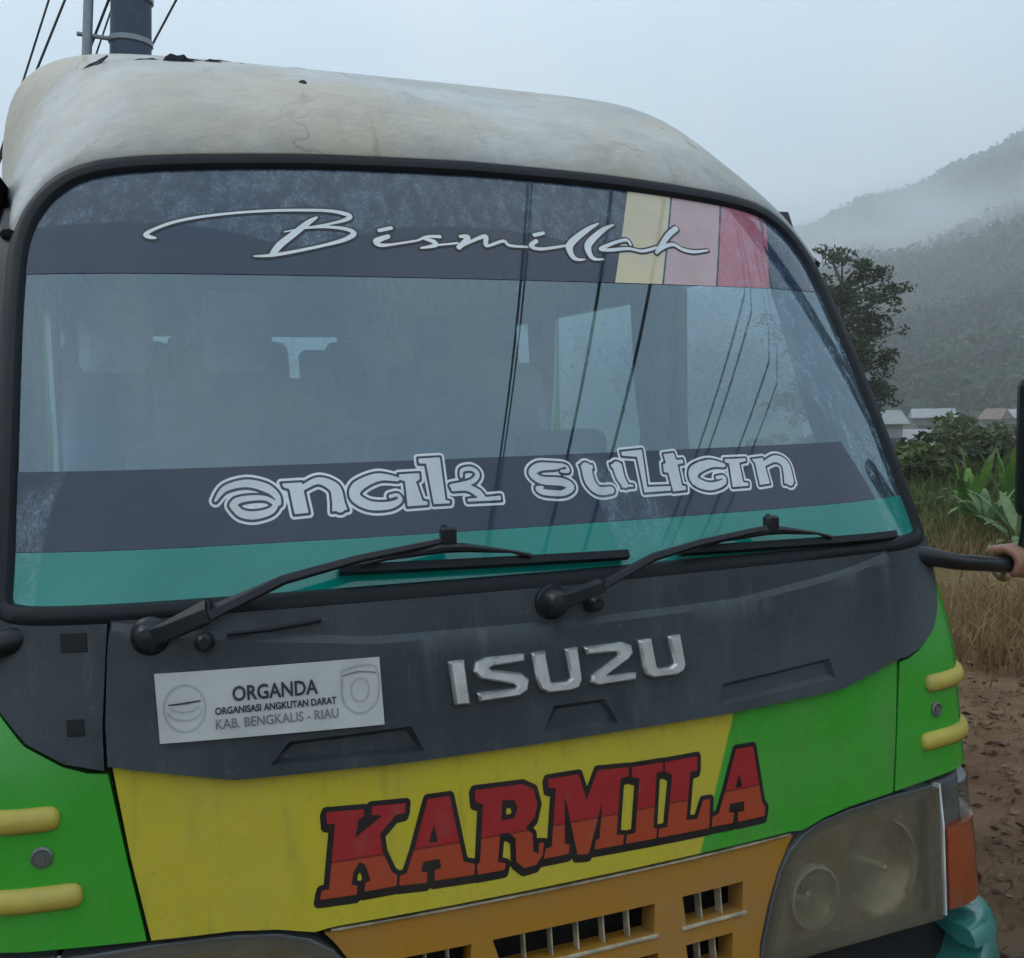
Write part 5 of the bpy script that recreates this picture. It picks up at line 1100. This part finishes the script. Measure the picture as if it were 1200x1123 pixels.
# body: pelvis, spine, neck, head, arms, legs in one continuous surface
bv = [L(PX, PY, 0.90), L(PX-0.01, PY, 1.08), L(PX-0.02, PY, 1.27), L(PX-0.02, PY, 1.38), L(PX-0.03, PY, 1.45), L(PX-0.06, PY, 1.515), L(PX-0.065, PY, 1.59), L(PX-0.055, PY, 1.66),
      L(PX-0.07, PY-0.17, 1.36), L(1.72, 0.24, 1.14), L(1.48, 0.235, 1.15), L(1.30, 0.232, 1.185), L(1.235, 0.234, 1.192),
      L(PX, PY+0.19, 1.36), L(PX+0.02, PY+0.25, 1.10), L(PX-0.04, PY+0.25, 0.86), L(PX-0.06, PY+0.24, 0.78),
      L(PX, PY-0.09, 0.84), L(PX-0.02, PY-0.10, 0.47), L(PX, PY-0.10, 0.10), L(PX-0.13, PY-0.11, 0.035),
      L(PX, PY+0.09, 0.84), L(PX-0.01, PY+0.11, 0.47), L(PX+0.02, PY+0.11, 0.10), L(PX-0.11, PY+0.13, 0.035)]
be = [(0, 1), (1, 2), (2, 3), (3, 4), (4, 5), (5, 6), (6, 7), (2, 8), (8, 9), (9, 10), (10, 11), (11, 12), (2, 13), (13, 14), (14, 15), (15, 16), (0, 17), (17, 18), (18, 19), (19, 20), (0, 21), (21, 22), (22, 23), (23, 24)]
br = [(0.09, 0.11), (0.08, 0.11), (0.085, 0.12), (0.07, 0.09), 0.056, (0.078, 0.068), (0.104, 0.086), (0.085, 0.074), 0.058, 0.046, 0.041, 0.030, (0.034, 0.026), 0.058, 0.044, 0.030, (0.035, 0.02), 0.070, 0.052, 0.038, (0.035, 0.028), 0.070, 0.052, 0.038, (0.035, 0.028)]
body = skin_mesh('body', bv, be, br, M['skin'], man)
# clothes follow the body
def cloth(name, ids, mat, grow=0.012):
    mp = {k: i for i, k in enumerate(ids)}
    return skin_mesh(name, [bv[k] for k in ids], [(mp[a], mp[b]) for a, b in be if a in mp and b in mp], [tuple(x+grow for x in (br[k] if hasattr(br[k], '__len__') else (br[k], br[k]))) for k in ids], mat, man)
def loft(name, rings, mat, n=20, cap=True):
    V = []; F = []
    for k, (c, rx_, ry_) in enumerate(rings):
        for j in range(n):
            th_ = 2*math.pi*j/n; wob = 1+0.03*math.sin(3*th_+k*1.7)
            V.append((c[0]+rx_*math.cos(th_)*wob, c[1]+ry_*math.sin(th_)*wob, c[2]))
    for i in range(len(rings)-1):
        for j in range(n): F.append((i*n+j, i*n+(j+1) % n, (i+1)*n+(j+1) % n, (i+1)*n+j))
    if cap: F.append(tuple((len(rings)-1)*n+j for j in range(n)))
    return mesh(name, V, F, mat, man, sharp=0)
loft('shirt', [(L(PX, PY, 0.82), 0.132, 0.178), (L(PX, PY, 0.90), 0.130, 0.176), (L(PX, PY, 1.00), 0.118, 0.165), (L(PX, PY, 1.10), 0.118, 0.165), (L(PX-0.01, PY, 1.22), 0.126, 0.182), (L(PX-0.015, PY, 1.32), 0.122, 0.195), (L(PX-0.018, PY, 1.385), 0.105, 0.190), (L(PX-0.02, PY, 1.42), 0.088, 0.140), (L(PX-0.025, PY, 1.448), 0.068, 0.080), (L(PX-0.028, PY, 1.455), 0.060, 0.064)], M['shirt'], cap=False)
for s_, q_ in ((-1, [L(PX-0.03, PY-0.12, 1.375), L(PX-0.075, PY-0.19, 1.33), L(PX-0.16, PY-0.245, 1.255)]), (1, [L(PX-0.01, PY+0.12, 1.375), L(PX+0.005, PY+0.20, 1.32), L(PX+0.018, PY+0.235, 1.20)])):
    mesh('sleeve', *tube_data(q_, [0.078, 0.080, 0.073], 14), M['shirt'], man)
loft('trousers', [(L(PX, PY, 0.98), 0.110, 0.155), (L(PX, PY, 0.90), 0.125, 0.170), (L(PX, PY, 0.80), 0.125, 0.172), (L(PX, PY, 0.755), 0.110, 0.155)], M['trousers'])
for s_ in (-1, 1):
    loft('trouser_leg', [(L(PX, PY+s_*0.085, 0.82), 0.105, 0.085), (L(PX, PY+s_*0.095, 0.70), 0.098, 0.084), (L(PX-0.015, PY+s_*0.10, 0.47), 0.078, 0.072), (L(PX-0.005, PY+s_*0.105, 0.28), 0.074, 0.068), (L(PX+0.005, PY+s_*0.107, 0.09), 0.068, 0.064)], M['trousers'], cap=False)
hd = Vector(L(PX-0.062, PY, 1.60))
bm = bmesh.new(); bmesh.ops.create_uvsphere(bm, u_segments=20, v_segments=14, radius=1.0)
bmesh.ops.delete(bm, geom=[v for v in bm.verts if v.co.z < -0.25 or (v.co.x < -0.45 and v.co.z < 0.45)], context='VERTS')
for v in bm.verts: v.co = hd+Vector((v.co.x*0.104+0.016, v.co.y*0.090, v.co.z*0.100+0.022))
bm_obj('hair', bm, M['hair'], man)
M['eye'] = simple('eye', (0.04, 0.03, 0.025), 0.2)
for s in (-1, 1):
    V, F = lathe_data([(0.0001, 0.003), (0.006, 0.002), (0.009, -0.004)], hd+Vector((-0.082, s*0.030, 0.005)), (-1, s*0.3, 0), 10); mesh('eye', V, F, M['eye'], man)
    V, F = tube_data([hd+Vector((0.0, s*0.082, 0.02)), hd+Vector((0.008, s*0.096, 0.0)), hd+Vector((0.0, s*0.084, -0.03))], [0.010, 0.014, 0.008], 8); mesh('ear', V, F, M['skin'], man)
V, F = tube_data([hd+Vector((-0.088, 0, 0.01)), hd+Vector((-0.108, 0, -0.025)), hd+Vector((-0.092, 0, -0.035))], [0.008, 0.014, 0.010], 8); mesh('nose', V, F, M['skin'], man)
M['lip'] = simple('lip', (0.22, 0.08, 0.06), 0.5)
V, F = tube_data([hd+Vector((-0.078, -0.024, -0.062)), hd+Vector((-0.090, 0, -0.060)), hd+Vector((-0.078, 0.024, -0.062))], [0.003, 0.007, 0.003], 6); mesh('mouth', V, F, M['lip'], man)
for s in (-1, 1):
    k = 20 if s < 0 else 24; p = bv[k]; box('sandal', (p[0]+0.06, p[1], 0.012), (0.27, 0.10, 0.024), M['sandal'], man, 0.01)
# gripping hand: palm behind the bar, four fingers over the top and round the front, thumb below
side_ = BD.cross(Vector((0, 0, 1))).normalized()        # horizontal, towards the camera side
if side_.y > 0: side_ = -side_
upv = side_.cross(BD).normalized()
if upv.z < 0: upv = -upv
def H(a, ang, rad): return tuple(G+BD*a+(upv*math.sin(ang)+side_*math.cos(ang))*rad-Vector((PX, PY, 0)))
hv = [L(1.305, 0.235, 1.195), H(0.085, R(150), 0.048), H(0.042, R(148), 0.046), H(0.008, R(146), 0.043), H(-0.008, R(146), 0.040)]
skin_mesh('palm', hv, [(0, 1), (1, 2), (2, 3), (3, 4)], [0.030, (0.030, 0.024), (0.036, 0.022), (0.034, 0.020), (0.022, 0.014)], M['skin'], man, 1)
for i, (a, sc_) in enumerate(((-0.026, 0.95), (-0.005, 1.05), (0.016, 1.0), (0.036, 0.85))):
    angs = [140, 95, 50, 8, -38, -72]; rads = [0.040, 0.036, 0.031, 0.0285, 0.0275, 0.026]
    fv = [H(a, R(q), r*(1.0 if k else 1.0)) for k, (q, r) in enumerate(zip(angs, rads))]
    skin_mesh('finger', fv, [(k, k+1) for k in range(5)], [0.0115*sc_+0.0015, 0.0115, 0.0105, 0.0100, 0.0092, 0.0070], M['skin'], man, 0)
tv_ = [H(0.045, R(165), 0.050), H(0.012, R(205), 0.040), H(-0.012, R(245), 0.032), H(-0.030, R(275), 0.028), H(-0.036, R(300), 0.026)]
skin_mesh('thumb', tv_, [(k, k+1) for k in range(4)], [0.017, 0.0145, 0.0125, 0.011, 0.008], M['skin'], man, 0)
# ================================================================== haze
hz = NT('haze_air'); pv = hz.n('ShaderNodeVolumePrincipled'); pv.inputs['Color'].default_value = (0.95, 0.975, 1.0, 1); pv.inputs['Density'].default_value = HAZE_D; pv.inputs['Anisotropy'].default_value = 0.2
hzm = hz.done(pv.outputs[0], True)
bm = bmesh.new(); add_box(bm, (0, 0, 170), (3200, 3200, 380)); o = bm_obj('haze', bm, hzm, None, smooth=False); tag(o, 'pale morning haze over the valley', 'haze', None, 'stuff')

# low cloud hanging along the hillside, thinning out towards its edges
def mist(a, r, z, rx_, ry_, rz_, dens, seed):
    x, y = pol(a, r); m = NT('mist_air'); p = m.n('ShaderNodeVolumePrincipled'); p.inputs['Color'].default_value = (0.97, 0.985, 1.0, 1); p.inputs['Anisotropy'].default_value = 0.2
    gr_ = m.n('ShaderNodeTexGradient', gradient_type='SPHERICAL'); m.l(m.pos(), gr_.inputs[0])
    nz_ = m.noise(2.4, 4, 0.6, sc3=(1, 1, 0.5)); m.l(m.math('MULTIPLY', m.ramp(gr_.outputs[1], 0.02, 0.7, 0, dens), m.ramp(nz_, 0.38, 0.66, 0.15, 1.5)), p.inputs['Density'])
    bm = bmesh.new(); bmesh.ops.create_icosphere(bm, subdivisions=3, radius=1.0)
    o = bm_obj('mist', bm, m.done(p.outputs[0], True), None, sharp=0); o.location = (x, y, z); o.scale = (rx_, ry_, rz_); o.rotation_euler.z = R(-a)
    tag(o, 'bank of low white mist drifting along the hillside', 'mist', 'mist banks on the hillside', 'stuff')
for k, (a, r, z, rx_, ry_, rz_, dens) in enumerate(((41, 560, 66, 150, 170, 34, 0.016), (47.5, 600, 78, 150, 170, 38, 0.015))):
    mist(a, r, z, rx_, ry_, rz_, dens, k+1)
